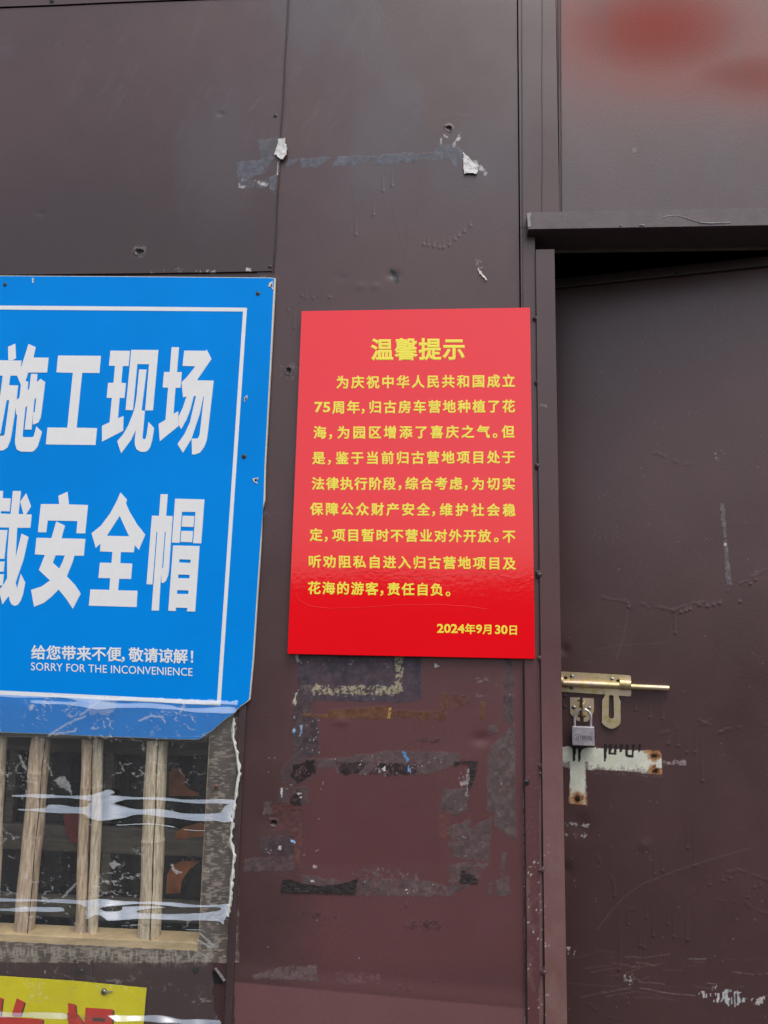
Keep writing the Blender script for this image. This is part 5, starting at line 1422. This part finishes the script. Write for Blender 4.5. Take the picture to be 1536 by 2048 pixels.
    A = me.attributes.new("fold", 'FLOAT', 'POINT'); A.data.foreach_set("value", (np.clip(slope / .26, 0, 1) * (.35 + .9 * fbm(X / 48.0 + 2, Y / 9.0 + 5, 4))).ravel()[used].astype(np.float32))
    me.materials.append(M_FILM); me.update()
    o = bpy.data.objects.new("film", me); COL.objects.link(o); o.parent = root
    # whitish glue along the torn right edge
    b = MB()
    E2 = [e for e in EDGE if 1436 <= e[1] <= 1835]
    yy = np.arange(1436, 1834, 2.5); ex = np.interp(yy, [e[1] for e in E2], [e[0] for e in E2])
    ii = np.arange(len(yy))
    wl = 2.0 + 5.5 * vnoise(ii / 4.0, ii * 0 + 3) * vnoise(ii / 11.0, ii * 0 + 8); wr = 1.0 + 4.5 * vnoise(ii / 2.5, ii * 0 + 13)
    V, F = [], []
    for x, y, a, c in zip(ex, yy, wl, wr):
        V += [G(x - a, y, -.0125), G(x - a * .3, y, -.0155), G(x + c * .4, y, -.0150), G(x + c, y, -.0085)]
    for i in range(len(yy) - 1):
        for k in range(3): F.append((4 * i + k, 4 * i + k + 1, 4 * i + k + 5, 4 * i + k + 4))
    b.add(V, [f[::-1] for f in F]); b.build("glue_edge", M_GLUE, root, smooth=False)
film()
b = MB()    # rusty screw heads pinning the frame under the film
screw_mb(G(432, 1574, -.001), NW, .005).build("screw", [mat("rusty_screw", (.16, .06, .025), .7, .3, var=.5, vscale=300), M_BLACK], wall, smooth=True)
screw_mb(G(391, 1940, .001), NW, .005).build("screw", [M_BLACK, M_BLACK], wall, smooth=True)

# ------------------------------------------------------------------ loose scraps still stuck to the wall
def scrap(name, pts, curl, label, m, cat, group=None, y=-.0012, cu=(0, 1)):
    """a torn piece: finely meshed outline lifted from the wall towards one side"""
    P = np.array(pts, float)
    x0, y0 = P.min(0); x1, y1 = P.max(0)
    st = 1.3
    X, Y = np.meshgrid(np.arange(x0, x1 + st, st), np.arange(y0, y1 + st, st))
    jx = 5 * (fbm(X / 6.0, Y / 6.0, 3) - .5)
    keep = inpoly(X + jx, Y - jx * .7, P)
    f = (Y - y0) / (y1 - y0) * cu[1] + (X - x0) / (x1 - x0) * cu[0]
    yv = y - curl * np.clip(f, 0, 1) ** 3 - .0012 * (fbm(X / 9.0, Y / 5.0, 2))
    d = rays(X, Y); Q = CAM + d * ((yv - CAM[1]) / d[..., 1])[..., None]
    nx = X.shape[1]
    F = []
    for i in range(X.shape[0] - 1):
        for j in range(nx - 1):
            if keep[i, j] and keep[i + 1, j] and keep[i, j + 1] and keep[i + 1, j + 1]:
                F.append((i * nx + j, (i + 1) * nx + j, (i + 1) * nx + j + 1, i * nx + j + 1))
    u = sorted({k for q in F for k in q}); rm = {k: i for i, k in enumerate(u)}
    V = Q.reshape(-1, 3)[u]; n = len(V)
    back = V + np.array([0, .0004, 0])
    F1 = [tuple(rm[k] for k in q) for q in F]
    o = build(name, np.concatenate([V, back]), F1 + [tuple(n + k for k in q[::-1]) for q in F1], m, smooth=True)
    tag(o, label, cat, group)
    return o
scrap("tape_scrap", Uw((288, 240), (300, 236), (322, 238), (326, 262), (336, 290), (330, 318), (310, 346), (292, 342), (280, 322), (268, 316), (280, 280)), .002, "crumpled white tape scrap stuck across the seam between the two upper sheets", M_SCRAP, "tape", "white tape scraps", y=-.0075)
scrap("tape_scrap", Uw((1200, 298), (1212, 312), (1240, 338), (1272, 372), (1278, 405), (1268, 418), (1240, 412), (1206, 417), (1204, 360)), .003, "triangular white tape scrap with a curled lower edge, right of the torn tape line", M_SCRAP, "tape", "white tape scraps")
scrap("tape_scrap", Uw((1268, 880), (1285, 885), (1302, 905), (1326, 944), (1318, 946), (1292, 920), (1275, 896)), .004, "thin curled cream sliver of tape below the doorway lintel's left end", M_CREAM, "tape")
scrap("black_tape_strip", Lw((205, 1075), (300, 1103), (370, 1112), (430, 1110), (500, 1098), (557, 1080), (545, 1158), (190, 1146)), .0003, "long black tape strip with a scooped upper edge, low on the middle sheet", M_BLKTAPE, "tape", "black tape remnants")
scrap("black_tape_strip", Lw((1052, 1035), (1090, 1058), (1126, 1085), (1126, 1106), (1037, 1100)), .0003, "small triangular black tape remnant low on the middle sheet", M_BLKTAPE, "tape", "black tape remnants")
scrap("black_tape_strip", Lw((1010, 523), (1124, 525), (1118, 570), (1092, 655), (1076, 655), (1090, 575), (1080, 540), (1045, 536), (1016, 545), (1012, 556)), .0003, "hook shaped black tape remnant below the red notice's right half", M_BLKTAPE, "tape", "black tape remnants")

# padlock mark: a ringed emblem and the two characters stamped on its body
def padplace(X, Y, D=None):
    u = (np.asarray(X) - 256) / 266.0; v = (np.asarray(Y) - 784) / 230.0
    return np.array([padpt(float(a), float(c), .0283) for a, c in zip(np.atleast_1d(u), np.atleast_1d(v))])
b = MB()
ring_o = [(322 + 45 * math.cos(w), 916 + 38 * math.sin(w)) for w in np.linspace(0, 2 * math.pi, 29)[:-1]]
ring_i = [(322 + 37 * math.cos(w), 916 + 31 * math.sin(w)) for w in np.linspace(0, 2 * math.pi, 29)[:-1]]
def stamp(L):
    b.prism(L, lambda a: padplace(a[:, 0], a[:, 1]), lambda a: padplace(a[:, 0], a[:, 1]) - dN * .0004)
stamp([ring_o, ring_i])
stamp([[(300, 938), (318, 892), (328, 894), (310, 942)]]); stamp([[(318, 938), (334, 898), (344, 902), (328, 942)]])
b.build("emblem", M_ENGRAVE, pad)
t = Text(padplace); t.cjk("玥玛", 372, 496, 920, 924, 64, .004); t.build("stamped_lettering", M_ENGRAVE, pad)

bpy.data.objects.remove(_to)
